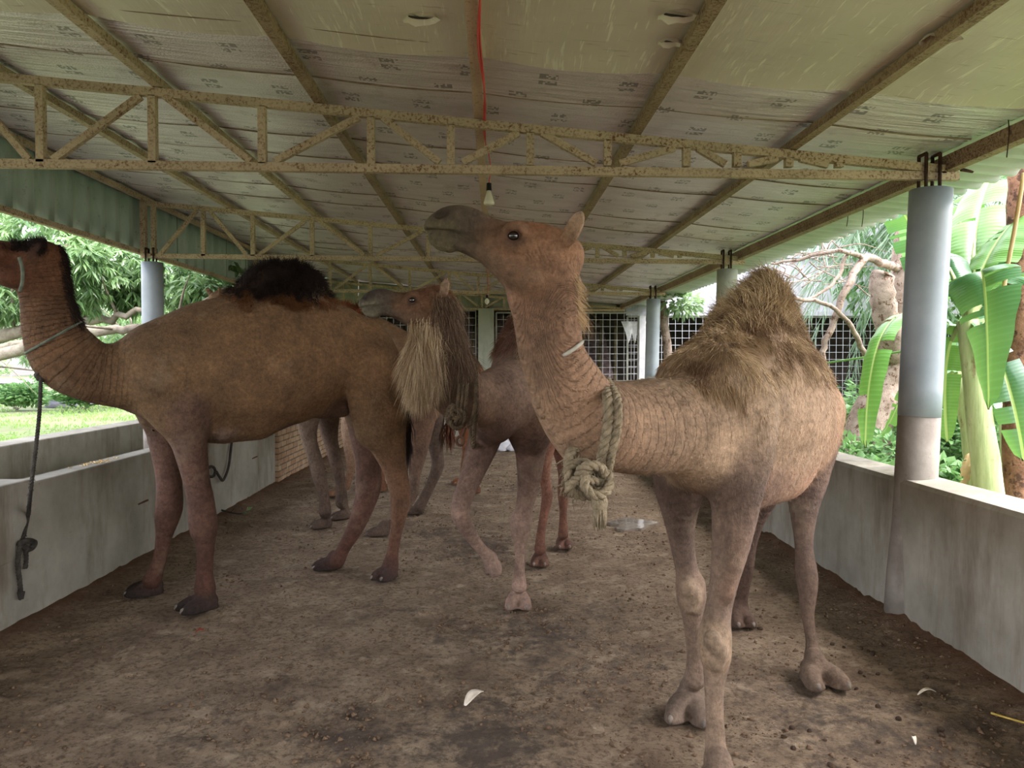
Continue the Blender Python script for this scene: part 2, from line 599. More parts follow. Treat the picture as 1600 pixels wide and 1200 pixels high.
M['clod'] = mottled('dry_soil_crumbs', srgb(84, 66, 50), srgb(118, 96, 74), 12, 0.95, 0.4)
M['husk'] = mottled('pale_dry_husk', srgb(212, 200, 178), srgb(232, 222, 204), 20, 0.7, 0.3)
M['puddle'] = mottled('muddy_water', srgb(110, 100, 88), srgb(138, 128, 116), 5, 0.06, 0.12, spec=0.6, bscale=7)
M['rubble'] = mottled('broken_red_brick', srgb(150, 100, 84), srgb(196, 160, 140), 3, 0.9, 0.3)
M['purple_tub'] = mottled('blue_grey_plinth', srgb(130, 126, 150), srgb(160, 156, 172), 5, 0.7, 0.1)


# ------------------------------------------------------------------ the shed
S = 3.97
M['seam'] = mottled('brown_seam_tape', srgb(120, 98, 80), srgb(160, 138, 116), 12, 0.8, 0.1)
TY = [0.16 * S + S * k + 0.0 for k in range(1, 5)]      # trusses at 4.6, 8.6, 12.5, 16.5 m
TY = [4.61, 8.57, 12.55, 16.45]
XL, XR = -3.95, 2.75


def zroof(x):
    return 3.47 - (x - XL) * (0.60 / 6.70)


def zchord(x):
    return zroof(x) - 0.085


Y0, Y1 = -6.0, 16.6
# floor with real unevenness
nx, ny = 220, 860
gx = np.linspace(-2.92, 2.52, nx); gy = np.linspace(-6.0, 16.62, ny)
PX, PY = np.meshgrid(gx, gy, indexing='ij')
Z = (fbm(PX * 1.3, PY * 1.3, 4, 3) - 0.5) * 0.035 + (fbm(PX * 7, PY * 7, 3, 9) - 0.5) * 0.022
Z += np.where(fbm(PX * 4, PY * 4, 2, 21) > 0.56, 1, 0) * (fbm(PX * 16, PY * 16, 2, 5) - 0.45) * 0.03
Z += 0.06 * np.exp(-np.clip(2.5 - PX, 0, 9) / 0.16) * (0.5 + fbm(PX * 3, PY * 3, 3, 11)) + 0.035 * np.exp(-np.clip(PX + 2.88, 0, 9) / 0.2)
Z -= 0.012
Z2_ = None
mud = np.zeros_like(Z)
for (u, v, r, a) in ((760, 1150, .34, 1.0), (560, 1140, .30, .8), (640, 1170, .2, .6), (830, 700 + 60, .5, .8), (745, 850, .42, .9), (840, 990, .40, .8),
                     (900, 1060, .35, .6), (1010, 1030, .35, .55), (720, 990, .25, .6), (690, 830, .35, .7), (1290, 1120, .5, .65), (1400, 1150, .5, .7),
                     (960, 960, .3, .45), (1180, 1060, .3, .35), (440, 1080, .3, .35), (1010, 840, .4, .45), (600, 950, .3, .35), (1500, 1130, .4, .6), (330, 1160, .4, .45)):
    p = G(u, v)
    d2 = ((PX - p[0]) ** 2 + (PY - p[1]) ** 2 * 0.6) / (r * r)
    mud = np.maximum(mud, a * np.exp(-d2 * 0.9))
Z += np.clip(mud - .25, 0, 1) * (fbm(PX * 13, PY * 13, 3, 41) - .45) * .05
edge = np.clip(np.exp(-np.clip(2.48 - PX, 0, 9) / 0.22) * 0.9 + np.exp(-np.clip(PX + 2.9, 0, 9) / 0.24) * 1.0, 0, 1)
wet = np.clip(mud * 0.6, 0, 1)
for (u, v, r) in ((270, 1098, .16), (330, 1090, .12)):
    p = G(u, v); wet = np.maximum(wet, 0.7 * np.exp(-((PX - p[0]) ** 2 + (PY - p[1]) ** 2 * 2) / (r * r)))
idx = np.arange(nx * ny).reshape(nx, ny)
F = np.stack([idx[:-1, :-1], idx[1:, :-1], idx[1:, 1:], idx[:-1, 1:]], -1).reshape(-1, 4)
V = np.stack([PX, PY, Z], -1).reshape(-1, 3)
tag(np_mesh('floor', V, F, M['dirt'], attrs={'mud': mud.ravel(), 'edge': edge.ravel(), 'wet': wet.ravel()}), kind='structure')


def zfloor(x, y):
    i = int(np.clip(round((x + 2.92) / 5.44 * (nx - 1)), 0, nx - 1)); j = int(np.clip(round((y + 6.0) / 22.62 * (ny - 1)), 0, ny - 1))
    return float(Z[i, j])


# low walls
mb = MB()
ys = [-6.0, 4.42, 4.80, 8.38, 8.76, 12.36, 12.74, 16.6]
prof = [(2.50, -0.1), (2.50, 0.86), (2.515, 0.885), (2.72, 0.90), (2.74, -0.1)]
mb.add([(x, y, z) for y in (-6.0, 16.6) for x, z in prof], [(0, 5, 6, 1), (1, 6, 7, 2), (2, 7, 8, 3), (3, 8, 9, 4), (0, 1, 2, 3, 4), (9, 8, 7, 6, 5)])
tag(mb.build('wall_right', M['concrete']), kind='structure')

# left feed trough: inner wall, sloping bed, outer wall
mb = MB()
YE = 10.05
mb.box((-3.06, -6.0, -0.1), (-2.90, YE, 0.85))
mb.box((-4.62, -6.0, -0.1), (-4.32, YE, 0.87))
mb.box((-4.36, YE - 0.15, -0.1), (-2.98, YE - 0.01, 0.85))
mb.add([(-3.06, -6.0, 0.42), (-3.06, YE, 0.42), (-3.5, YE, 0.34), (-3.5, -6.0, 0.34), (-4.33, YE, 0.55), (-4.33, -6.0, 0.55)], [(0, 1, 2, 3), (3, 2, 4, 5)])
mb.box((-4.34, -6.0, 0.0), (-3.04, YE - 0.1, 0.33))
tag(mb.build('wall_left', M['concrete'], bevel=0.012), kind='structure')
# cross rib standing a little proud of the near end of the trough
p = WX(52, 768, -2.9)
mb = MB(); mb.box((-4.34, p[1] - 0.55, 0.4), (-2.893, p[1] - 0.02, 0.875))
tag(mb.build('trim_trough_rib', M['concrete'], bevel=0.015), kind='structure')
# brick wall past the trough
mb = MB(); mb.box((-3.10, YE, -0.1), (-2.86, 16.5, 0.70))
tag(mb.build('wall_left_brick', M['brick'], bevel=0.01), kind='structure')
mb = MB(); mb.box((-3.0, 16.55, -0.1), (2.76, 16.75, 1.16))
tag(mb.build('wall_far', M['concrete']), kind='structure')
# pale panels high on the far wall
mb = MB()
xs = np.linspace(-3.9, 2.7, 8)
for i in range(7):
    a, b = xs[i] + 0.01, xs[i + 1] - 0.01
    mb.add([(a, 16.6, 2.80), (b, 16.6, 2.80), (b, 16.6, zroof(b)), (a, 16.6, zroof(a)), (a, 16.63, 2.80), (b, 16.63, 2.80), (b, 16.63, zroof(b)), (a, 16.63, zroof(a))],
           [(0, 1, 2, 3), (7, 6, 5, 4), (0, 4, 5, 1), (2, 6, 7, 3), (1, 5, 6, 2), (0, 3, 7, 4)])
tag(mb.build('wall_far_panels', M['green_plaster']), kind='structure')

# ceiling: foil blankets sagging between seams
seams = [3.72]
while seams[-1] < 16.6:
    seams.append(seams[-1] + (0.62 if len(seams) % 2 else 1.22))
seams[-1] = 16.6
vs = []; fs = []
xsn = np.linspace(XL, XR + 0.02, 46)
rs = random.Random(4)
purl = [XL + 0.03 + 0.957 * k for k in range(8)]
for si in range(len(seams) - 1):
    a, b = seams[si], seams[si + 1]
    m_ = 9
    base = len(vs)
    ph = rs.random() * 6
    p0_, p1_ = si * 2.3, (si + 1) * 2.3
    for j in range(m_):
        t = j / (m_ - 1)
        for x in xsn:
            bx = abs(math.sin(math.pi * (x - purl[0]) / 0.957))
            wob = 0.016 * math.sin(x * 1.7 + ph) + 0.008 * math.sin(x * 4.3 + ph * 2)
            yy = a + (b - a) * t + wob * (1 - abs(2 * t - 1)) + 0.03 * ((1 - t) * math.sin(x * 1.3 + p0_) + t * math.sin(x * 1.3 + p1_))
            sag = 0.020 * math.sin(math.pi * t) * (0.4 + 0.6 * bx)
            lip = 0.020 * t ** 6 * (0.3 + 0.7 * bx)
            vs.append((x, yy, zroof(x) + 0.028 - sag * 0.8 - lip + 0.004 * math.sin(yy * 21 + x * 2)))
    n = len(xsn)
    for j in range(m_ - 1):
        for i in range(n - 1):
            fs.append((base + j * n + i, base + (j + 1) * n + i, base + (j + 1) * n + i + 1, base + j * n + i + 1))
tag(np_mesh('ceiling', vs, fs, M['foil']), kind='structure')
mb = MB()
for si, a in enumerate(seams[:-1]):
    pts = []
    for x in np.linspace(XL, XR, 90):
        bx = abs(math.sin(math.pi * (x - purl[0]) / 0.957))
        pts.append((x, a + 0.03 * math.sin(x * 1.3 + si * 2.3), zroof(x) + 0.028 - 0.020 * (0.3 + 0.7 * bx) - .002))
    mb.tube(pts, 0.0045, 6)
tag(mb.build('trim_ceiling_seams', M['seam']), kind='structure')
vs = []; fs = []
m_ = 90
for j in range(m_):
    yy = Y0 + (3.80 - Y0) * j / (m_ - 1)
    for x in xsn:
        bx = abs(math.sin(math.pi * (x - purl[0]) / 0.957))
        t = (yy / 1.3) % 1
        vs.append((x, yy + (0.03 * math.sin(x * 1.1 + 2) if j == m_ - 1 else 0), zroof(x) + 0.012 - 0.012 * bx * math.sin(math.pi * t) - (0.03 * bx if j == m_ - 1 else 0)))
n = len(xsn)
for j in range(m_ - 1):
    for i in range(n - 1):
        fs.append((j * n + i, (j + 1) * n + i, (j + 1) * n + i + 1, j * n + i + 1))
tag(np_mesh('ceiling_near', vs, fs, M['cloth']), kind='structure')
# corrugated metal roof above, out past the eave
vs = []; fs = []
nyc = 900
yc = np.linspace(Y0 - 0.1, 16.9, nyc)
zc = 0.019 * np.sign(np.sin(yc * 2 * math.pi / 0.19)) * np.abs(np.sin(yc * 2 * math.pi / 0.19)) ** 0.5
for x in (XL - 0.25, 0.0, XR, XR + 0.78):
    for y, z in zip(yc, zc):
        vs.append((x, y, zroof(x) + 0.090 + z))
for i in range(3):
    for j in range(nyc - 1):
        fs.append((i * nyc + j, (i + 1) * nyc + j, (i + 1) * nyc + j + 1, i * nyc + j + 1))
ro = np_mesh('roof', vs, fs, M['eave_sheet'], smooth=False); tag(ro, kind='structure')
sd = ro.modifiers.new('thick', 'SOLIDIFY'); sd.thickness = 0.006

# torn holes in the near sheet
for k, (u, v, w_, lab) in enumerate(((658, 24, .075, 'torn rag-edged hole in the beige ceiling sheet left of the pink middle purlin'),
                                     (1062, 20, .085, 'upper torn patch of the two in the beige ceiling sheet beside the rusty purlin'),
                                     (1048, 62, .055, 'lower torn patch of the two in the beige ceiling sheet beside the rusty purlin'),
                                     (1470, 55, .085, 'torn loop of ceiling sheet hanging at the dark right purlin'))):
    d = ray(u, v)
    # meet the roof plane
    sl = 0.60 / 6.70
    t = (3.47 + XL * sl + 0.0 - EYE[2]) / (d[2] + sl * d[0])
    p = EYE + d * t
    rr = random.Random(k); mb = MB(); n_ = 16
    ring = []
    for i in range(n_):
        a = 2 * math.pi * i / n_
        ring.append((p[0] + math.cos(a) * w_ * (1 + .2 * rr.random()), p[1] + math.sin(a) * w_ * .55 * (1 + .3 * rr.random()), zroof(p[0]) - 0.012 - 0.018 * rr.random()))
    inner = [(p[0] + (q[0] - p[0]) * .72, p[1] + (q[1] - p[1]) * .72, zroof(p[0]) - 0.002) for q in ring]
    mb.add(ring + inner, [(i, (i + 1) % n_, n_ + (i + 1) % n_, n_ + i) for i in range(n_)], True)
    root = empty('torn_patch', (p[0], p[1], zroof(p[0]) - 0.02), lab, 'torn sheet', 'torn patches in the ceiling sheet')
    mb.build('ragged_edge', M['cloth'], root)
    mb = MB(); mb.add([(q[0], q[1], q[2] + 0.001) for q in inner[2:9]], [tuple(range(7))])
    mb.build('hole', M['dark_inside'], root)  # dark sheet standing in for the shade inside the tear

# green corrugated fascia along the left eave
vs = []; fs = []
yf = np.arange(-6.0, 16.6, 0.02)
k = len(yf)
xo = np.array([0.028 * max(-1, min(1, 2.2 * math.sin(y * 2 * math.pi / 0.30))) for y in yf])
for z in (2.87, 3.56):
    for y, o_ in zip(yf, xo): vs.append((XL - 0.08 + o_, y, z))
for j in range(k - 1): fs.append((j, j + 1, k + j + 1, k + j))
fo = np_mesh('trim_fascia', vs, fs, M['green_sheet'], smooth=False); tag(fo, kind='structure')
sd = fo.modifiers.new('thick', 'SOLIDIFY'); sd.thickness = 0.004
mb = MB(); mb.bar((XL - 0.03, -5.9, 2.845), (XL - 0.03, 16.5, 2.845), 0.05, 0.05)
o = mb.build('fascia_rail', M['truss'])
tag(o, 'long cream rail along the bottom edge of the green corrugated sheet at left', 'rail'); rebase(o)

# purlins
plabs = ['leftmost roof purlin running along the green sheet', 'second roof purlin from the green sheet', 'third roof purlin from the green sheet',
         'fourth roof purlin, between the pink one and the left side', 'pink primed middle purlin with red wire along it',
         'rusty purlin just right of the pink middle one', 'dark purlin next to the right eave beam', 'heavy brown eave beam over the right hand columns']
for k, x in enumerate(purl):
    mb = MB()
    z = zroof(x) - 0.028
    wd = 0.055
    mb.bar((x, -5.9, z), (x, 16.5, z), wd, 0.05)
    if k == 7:
        mb.bar((x + 0.02, -5.9, z - 0.02), (x + 0.02, 16.5, z - 0.02), 0.07, 0.09)
    mt = M['purlin_pink'] if k == 4 else (M['purlin'] if k > 2 else M['truss'])
    o = mb.build('purlin', mt); tag(o, plabs[k], 'purlin', 'roof purlins'); rebase(o)

# trusses
posts = [-3.80, -3.25, -2.70, -2.04, -1.39, -0.74, -0.26, 0.22, 0.69, 1.17, 1.48, 1.80, 2.11, 2.37]
tl = ['nearest cream rusty roof truss, crossing the whole picture', 'second roof truss back, ending on the left column',
      'third roof truss back, behind the camel heads', 'farthest roof truss, against the far pale panels']
ZB = 2.775
for ti, ty in enumerate(TY):
    root = empty('roof_truss', (-0.6, ty, ZB), tl[ti], 'truss', 'roof trusses')
    mb = MB(); mb.bar((XL + 0.01, ty, zchord(XL)), (XR + 0.02, ty, zchord(XR) - 0.0), 0.045, 0.05); mb.build('top_chord', M['truss'], root)
    mb = MB(); mb.bar((XL + 0.01, ty, ZB + 0.02), (XR + 0.10, ty, ZB - 0.03), 0.045, 0.05)
    mb.build('bottom_chord', M['truss'], root)
    for i, x in enumerate(posts):
        x2 = x
        mb = MB(); mb.bar((x2, ty, ZB + 0.02), (x2, ty, zchord(x2) - 0.02), 0.045, 0.045); mb.build('post', M['truss'], root)
    mb = MB(); mb.bar((XL + 0.04, ty, ZB + 0.03), (XL + 0.04, ty, zchord(XL)), 0.06, 0.06); mb.build('end_post', M['truss'], root)
    for i in range(len(posts) - 2):
        a, b = posts[i], posts[i + 1]
        up = (i % 2 == 0)
        g_ = 0.07
        za, zb = (ZB + 0.035, zchord(b) - 0.02) if up else (zchord(a) - 0.02, ZB + 0.035)
        mb = MB(); mb.bar((a + g_, ty, za), (b - g_, ty, zb), 0.04, 0.035, (0, 1, 0)); mb.build('diagonal', M['truss'], root)

# columns
cl = ['nearest grey pipe column on the right wall, concrete at its foot', 'second right hand column, its top showing beside the hump',
      'third right hand column, by the white post', 'farthest right hand column at the far wall']
for ti, ty in enumerate(TY[:4]):
    for side in (1, -1):
        if side == 1 and ti == 3: continue
        if side == 1:
            x = 2.685 if ti == 0 else 2.655; r = 0.122 if ti == 0 else 0.115; ztop = 2.66
            lab = cl[ti]
        else:
            if ti != 1: continue
            x = -3.82; r = 0.115; ztop = 2.72
            lab = 'grey pipe column at left, under the end of the second truss'
        root = empty('column', (x, ty, 0), lab, 'column', 'columns of the shed')
        lean = (-0.10 if ti == 0 else -.05) if side == 1 else 0
        n_ = 9
        zj = 1.27 if side == 1 else 0.9
        pts = [(x - lean * 0 + lean * (1 - z / ztop), ty, z) for z in np.linspace(zj, ztop, n_)]
        mb = MB(); mb.tube(pts, r, 28); mb.build('pipe', M['pipe'] if (ti == 0 or side == -1 or ti == 2) else M['green_plaster'], root)
        mb = MB(); mb.tube([(x + lean * (1 - z / ztop) - (0.012 if z < 0.5 else 0), ty, z) for z in (-0.05, 0.3, 0.6, 0.9, zj)], [r * 1.10, r * 1.04, r, r, r * 0.985], 28)
        mb.build('concrete_foot', M['concrete_low'], root)
        for dx in (-0.055, 0.03):
            mb = MB(); mb.tube([(x + dx, ty - 0.04, ztop - 0.03), (x + dx, ty - 0.04, ZB + 0.10)], 0.011, 8)
            mb.tube([(x + dx, ty + 0.04, ztop - 0.03), (x + dx, ty + 0.04, ZB + 0.10)], 0.011, 8)
            mb.tube([(x + dx, ty - 0.04, ZB + 0.10), (x + dx, ty + 0.04, ZB + 0.10)], 0.011, 8)
            mb.build('tie_rod', M['bolt'], root)

# far end: green pillar, mesh screen, white post
mb = MB(); mb.box((-0.34, 16.5 - 0.12, 0), (-0.0, 16.5 + 0.1, 2.78)); o = mb.build('pillar', M['green_plaster'], bevel=0.01)
tag(o, 'square pale green plastered pillar at the far end wall', 'pillar'); rebase(o)
p = W(1003, 560, 16.3)
mb = MB(); mb.box((p[0] - 0.06, 16.3, 0), (p[0] + 0.08, 16.45, 2.62)); o = mb.build('post', M['white_frame'], bevel=0.008)
tag(o, 'white square post at the right end of the far mesh screen', 'post'); rebase(o)


M['steel_grey'] = mottled('grey_green_steel', srgb(150, 152, 140), srgb(176, 176, 166), 5, 0.6, 0.05)


def screen(name, x0, x1, z0, z1, y, step, lab, rail=0.05, wire=0.007):
    root = empty(name, ((x0 + x1) / 2, y, z0), lab, 'mesh screen', 'white wire mesh screens')
    mb = MB()
    for z in (z0, z1): mb.bar((x0, y, z), (x1, y, z), rail, rail)
    for x in (x0, x1): mb.bar((x, y, z0), (x, y, z1), rail, rail)
    mb.build('frame', M['steel_grey'], root)
    mb = MB()
    nxx = int((x1 - x0) / step); nzz = int((z1 - z0) / step)
    for i in range(1, nxx): mb.bar((x0 + (x1 - x0) * i / nxx, y, z0), (x0 + (x1 - x0) * i / nxx, y, z1), wire, wire)
    for i in range(1, nzz): mb.bar((x0, y + wire, z0 + (z1 - z0) * i / nzz), (x1, y + wire, z0 + (z1 - z0) * i / nzz), wire, wire)
    mb.build('wire_mesh', M['white_frame'], root)


screen('mesh_screen', -2.95, -0.40, 1.18, 2.74, 16.62, 0.15, 'wire mesh screen left of the green pillar at the far end', .02, .008)
screen('mesh_screen', 0.05, p[0] - 0.02, 1.2, 2.70, 16.62, 0.15, 'wire mesh screen between green pillar and white post at the far end', .035, wire=0.009)

# lamp holders
def bulb(u, v, Y, lab, h=0.11, wire=True):
    p = W(u, v, Y)
    root = empty('light_bulb', (p[0], p[1], p[2] - h / 2), lab, 'light bulb', 'unlit hanging bulbs')
    mb = MB(); mb.tube([(p[0], p[1], p[2] + 0.05), (p[0], p[1], p[2] + 0.0)], [0.016, 0.018], 12); mb.build('socket', M['black'], root)
    zz = [0, -.012, -.03, -.05, -.07, -.085, -.095]; rr = [.016, .02, .032, .036, .032, .02, .004] if Y > 8 else [.014, .016, .022, .028, .034, .038, .030]
    mb = MB(); mb.tube([(p[0], p[1], p[2] + z) for z in zz], rr, 14); mb.build('glass', M['bulb'], root)
    zr = zroof(p[0]) - 0.06
    mb = MB(); mb.tube(spline([(p[0], p[1], p[2] + 0.05), (p[0] + .01, p[1], (p[2] + zr) / 2), (p[0] - .01, p[1], zr)], 5), 0.004, 6); mb.build('cord', M['red_wire'], root)


bulb(764, 298, 5.1, 'lamp holder with pale shade hanging at the near middle purlin')
bulb(761, 466, 11.6, 'far small pale bulb hanging above the green pillar')
xw = purl[4] + 0.035
pts = [(xw + 0.006 * math.sin(y * 5), y, zroof(xw) - 0.060) for y in np.linspace(-1.4, 5.1, 50)]
mb = MB(); mb.tube(pts, 0.005, 6)
mb.tube([(q[0] + 0.010 * math.sin(q[1] * 3.1), q[1], q[2] - 0.006) for q in pts], 0.004, 6)
o = mb.build('electric_wire', M['red_wire']); tag(o, 'red electric wire running along the pink middle purlin', 'wire'); rebase(o)

# wires at the right eave
for (u, v, Y, ln, lab) in ((1574, 190, 4.0, .25, 'thin bent wire hanging from the eave beam at the right edge'),
                           (1347, 330, 6.0, .24, 'thin wire hooked under the eave left of the near column'),
                           (1323, 342, 6.4, .16, 'shorter wire hooked under the eave left of the near column')):
    p = W(u, v, Y)
    zt = zroof(p[0]) + 0.075
    mb = MB(); mb.tube(spline([(p[0] - .03, p[1], zt), (p[0], p[1], zt - 0.03), (p[0] + .01, p[1], zt - ln * .5), (p[0], p[1], zt - ln)], 5), 0.003, 6)
    o = mb.build('hanging_wire', M['bolt']); tag(o, lab, 'wire', 'wires under the eave'); rebase(o)
p = W(1500, 266, 4.6)
mb = MB(); mb.tube(spline([(XR + .10, 4.61, 2.79), (XR + .14, 4.61, 2.79), (XR + .19, 4.60, 2.77), (XR + .15, 4.6, 2.775), (XR + .11, 4.6, 2.78)], 4), 0.006, 6)
o = mb.build('wire_tail', M['bolt']); tag(o, 'bent wire end sticking out of the near truss end', 'wire'); rebase(o)

# ------------------------------------------------------------------ outside
V = [(-90, -20, -0.03), (-4.6, -20, -0.03), (-4.6, 16.6, -0.03), (-4.6, 150, -0.03), (-90, 150, -0.03)]
gx = np.linspace(-60, -4.6, 120); gy = np.linspace(-8, 120, 200)
PX2, PY2 = np.meshgrid(gx, gy, indexing='ij')
Z2 = (fbm(PX2 * .5, PY2 * .5, 3, 3) - .5) * 0.12 - 0.02
idx = np.arange(120 * 200).reshape(120, 200)
F = np.stack([idx[:-1, :-1], idx[1:, :-1], idx[1:, 1:], idx[:-1, 1:]], -1).reshape(-1, 4)
tag(np_mesh('ground_left', np.stack([PX2, PY2, Z2], -1).reshape(-1, 3), F, M['lawn']), kind='structure')
mb = MB(); mb.add([(2.7, -8, -.02), (40, -8, -.02), (40, 18, -.02), (2.7, 18, -.02)], [(0, 1, 2, 3)]); tag(mb.build('ground_right', M['lawn']), kind='structure')
mb = MB(); mb.add([(-4.7, 16.6, -.02), (2.8, 16.6, -.02), (2.8, 30, -.02), (-4.7, 30, -.02)], [(0, 1, 2, 3)]); tag(mb.build('ground_far', M['dirt']), kind='structure')
mb = MB(); mb.add([(-60, 58, .06), (-6, 58, .06), (-6, 74, .06), (-60, 74, .06)], [(0, 1, 2, 3)])
o = mb.build('road', M['road']); tag(o, kind='structure')
# fence by the road
root = empty('wire_fence', (-32, 40, 0), 'thin low wire fence in front of the far road at left', 'fence')
for x in np.arange(-46, -14, 1.6):
    mb = MB(); mb.tube([(x, 40, 0), (x, 40, 1.1)], 0.03, 6); mb.build('post', M['bark_grey'], root)
mb = MB()
for z in (0.35, 0.7, 1.0): mb.tube([(-46, 40, z), (-14, 40, z)], 0.012, 5)
mb.build('wires', M['bark_grey'], root)

rng = np.random.RandomState(11)


def leaves(name, pts, dirs, L, Wd, m, parent, droop=0.3, rnd=0.3, fold=0.25, rs=None):
    """every leaf a folded blade of 6 points"""
    rs = rs or rng
    n = len(pts)
    pts = np.asarray(pts, float); d = np.asarray(dirs, float)
    d = d / np.linalg.norm(d, axis=1, keepdims=True)
    r = rs.normal(size=(n, 3)); s = np.cross(d, r); s /= np.linalg.norm(s, axis=1, keepdims=True) + 1e-9
    s = s * np.array([1, 1, 0.45]); s /= np.linalg.norm(s, axis=1, keepdims=True) + 1e-9
    u = np.cross(s, d)
    Lr = (L * (1 + rnd * rs.uniform(-1, 1, n)))[:, None]; Wr = (Wd * (1 + rnd * rs.uniform(-1, 1, n)))[:, None]
    dn = np.array([0, 0, -1.0])
    v0 = pts
    m1 = pts + d * Lr * .45 + dn * Lr * droop * .15
    tip = pts + d * Lr * .95 + dn * Lr * droop * .6
    l = m1 - d * Lr * .08 + s * Wr * .5 + u * Wr * fold
    rr = m1 - d * Lr * .08 - s * Wr * .5 + u * Wr * fold
    V = np.stack([v0, l, m1, rr, tip], 1).reshape(-1, 3)
    b = np.arange(n)[:, None] * 5
    F = np.stack([b + np.array([0, 2, 1]), b + np.array([0, 3, 2]), b + np.array([1, 2, 4]), b + np.array([2, 3, 4])], 1).reshape(-1, 3)
    return np_mesh(name, V, F, m, parent, smooth=False)


def clump_points(centres, radii, n, rs, squash=0.8):
    ci = rs.randint(0, len(centres), n)
    c = np.asarray(centres)[ci]; r = np.asarray(radii)[ci]
    d = rs.normal(size=(n, 3)); d /= np.linalg.norm(d, axis=1, keepdims=True)
    q = r[:, None] * (0.45 + 0.6 * rs.rand(n, 1)) * d * np.array([1, 1, squash])
    return c + q, d


def rosettes(P, D, k, rs):
    """k leaves spread round every point, hanging like mango leaves"""
    P2 = np.repeat(P, k, 0); n = len(P2)
    a = rs.rand(n) * 2 * math.pi
    dd = np.stack([np.cos(a), np.sin(a), -0.15 - 0.9 * rs.rand(n)], 1) + 0.5 * np.repeat(D, k, 0)
    return P2, dd


def limb(mb, P, r0, r1, rs, n=6, wob=0.0, sides=9):
    q = spline(P, n)
    if wob: q[1:-1] += rs.normal(size=(len(q) - 2, 3)) * wob
    mb.tube(q, list(np.linspace(r0, r1, len(q))), sides)
    return q


# mango trees at left. the near one has long low boughs crossing behind the left column
def mango(base, boughs, crowns, nl, lab, seed, leafL=0.20, name='mango_tree', mat='mango_leaf', tr=0.26, grp=None, k=9, cat='tree'):
    rs = np.random.RandomState(seed)
    root = empty(name, base, lab, cat, grp)
    mb = MB()
    b = np.array(base, float)
    limb(mb, [b + (0, 0, -.1), b + (.05, 0, .6), b + (0, .1, 1.3)], tr, tr * .8, rs)
    mb.build('trunk', M['bark_grey'], root)
    for P, r0, r1 in boughs:
        mb = MB(); q = limb(mb, P, r0, r1, rs, 7, 0.02)
        for _ in range(7):
            i = rs.randint(3, len(q) - 1); d = nrm(rs.normal(size=3) * (1, 1, .7) + (0, 0, .35)); ln = 0.5 + rs.rand() * 1.2
            mb.tube(spline([q[i], q[i] + d * ln * .5 + (0, 0, .08), q[i] + d * ln + rs.normal(size=3) * .12], 3), list(np.linspace(r1 * .55 + .006, .006, 7)), 5)
        mb.build('bough', M['bark_grey'], root)
    C, R = [c[:3] for c in crowns], [c[3] for c in crowns]
    P, D = clump_points(C, R, nl // k, rs)
    P2, D2 = rosettes(P, D, k, rs)
    leaves('leaves', P2, D2, leafL, leafL * .26, M[mat], root, 0.5, rs=rs)
    return root


def w(u, v, Y): return W(u, v, Y)


bA = G(-260, 690)
bA = np.array([-11.0, 11.5, 0.0])
t0 = bA + (0, .1, 1.2)
mango(bA, [([t0, w(-60, 540, 11.2), w(60, 512, 11.0), w(150, 500, 10.8), w(226, 486, 10.6)], .13, .035),
           ([t0, w(-40, 520, 11.6), w(60, 478, 11.5), w(150, 470, 11.2), w(200, 420, 11.0)], .10, .03),
           ([t0, w(0, 552, 10.6), w(100, 520, 10.2), w(180, 516, 10.1), w(260, 508, 10.3), w(340, 470, 10.6)], .10, .03),
           ([t0, w(-20, 470, 11.8), w(60, 430, 12), w(120, 370, 12.3)], .10, .03)],
      [(*w(140, 440, 10.6), .55), (*w(195, 420, 10.9), .55), (*w(60, 365, 11), .7), (*w(160, 385, 11.4), .6), (*w(310, 455, 10.8), .35), (*w(210, 455, 11.0), .3),
       (*w(0, 430, 11.4), .6), (*w(10, 470, 11), .45), (*w(20, 350, 11.4), .7), (*w(270, 425, 11.4), .55), (*w(330, 430, 11.8), .45), (*w(120, 470, 11.2), .2),
       (*w(120, 400, 10.2), .4)],
      12000, 'nearest mango tree with long low grey boughs behind the left column', 5, 0.17)
mango((-13.5, 18, 0), [([(-13.5, 18, 1.2), (-11, 17.5, 2.0), (-8.5, 17, 2.3), (-6.8, 16.6, 2.6)], .12, .03), ([(-13.5, 18, 1.2), (-12, 19, 2.6), (-10, 18, 4)], .12, .03)],
      [(-11, 17.5, 3.3, 1.3), (-8.8, 17, 3.1, 1.1), (-7.2, 16.8, 2.9, .8), (-13.5, 18, 3.8, 1.5), (-10, 18.5, 4.6, 1.6), (-7.8, 18, 4.4, 1.3), (-12, 18, 5.5, 1.6), (-6, 18.4, 3.6, .9), (-15.5, 17, 4, 1.3)],
      6500, 'second mango tree further back in the orchard at left', 6, 0.20)
mango((-21, 26, 0), [([(-21, 26, 1.2), (-18, 25.5, 2.3), (-14, 25, 3)], .16, .04)],
      [(-20, 26, 4.6, 2.3), (-16.5, 25.5, 4.0, 2.0), (-13.2, 26, 3.6, 1.8), (-17, 27, 6.6, 2.4), (-23, 27, 6, 2.4), (-11, 28, 4.8, 1.9), (-13.5, 28, 7.2, 2.2)],
      8000, 'third mango tree, beyond the lawn at left', 7, 0.36)
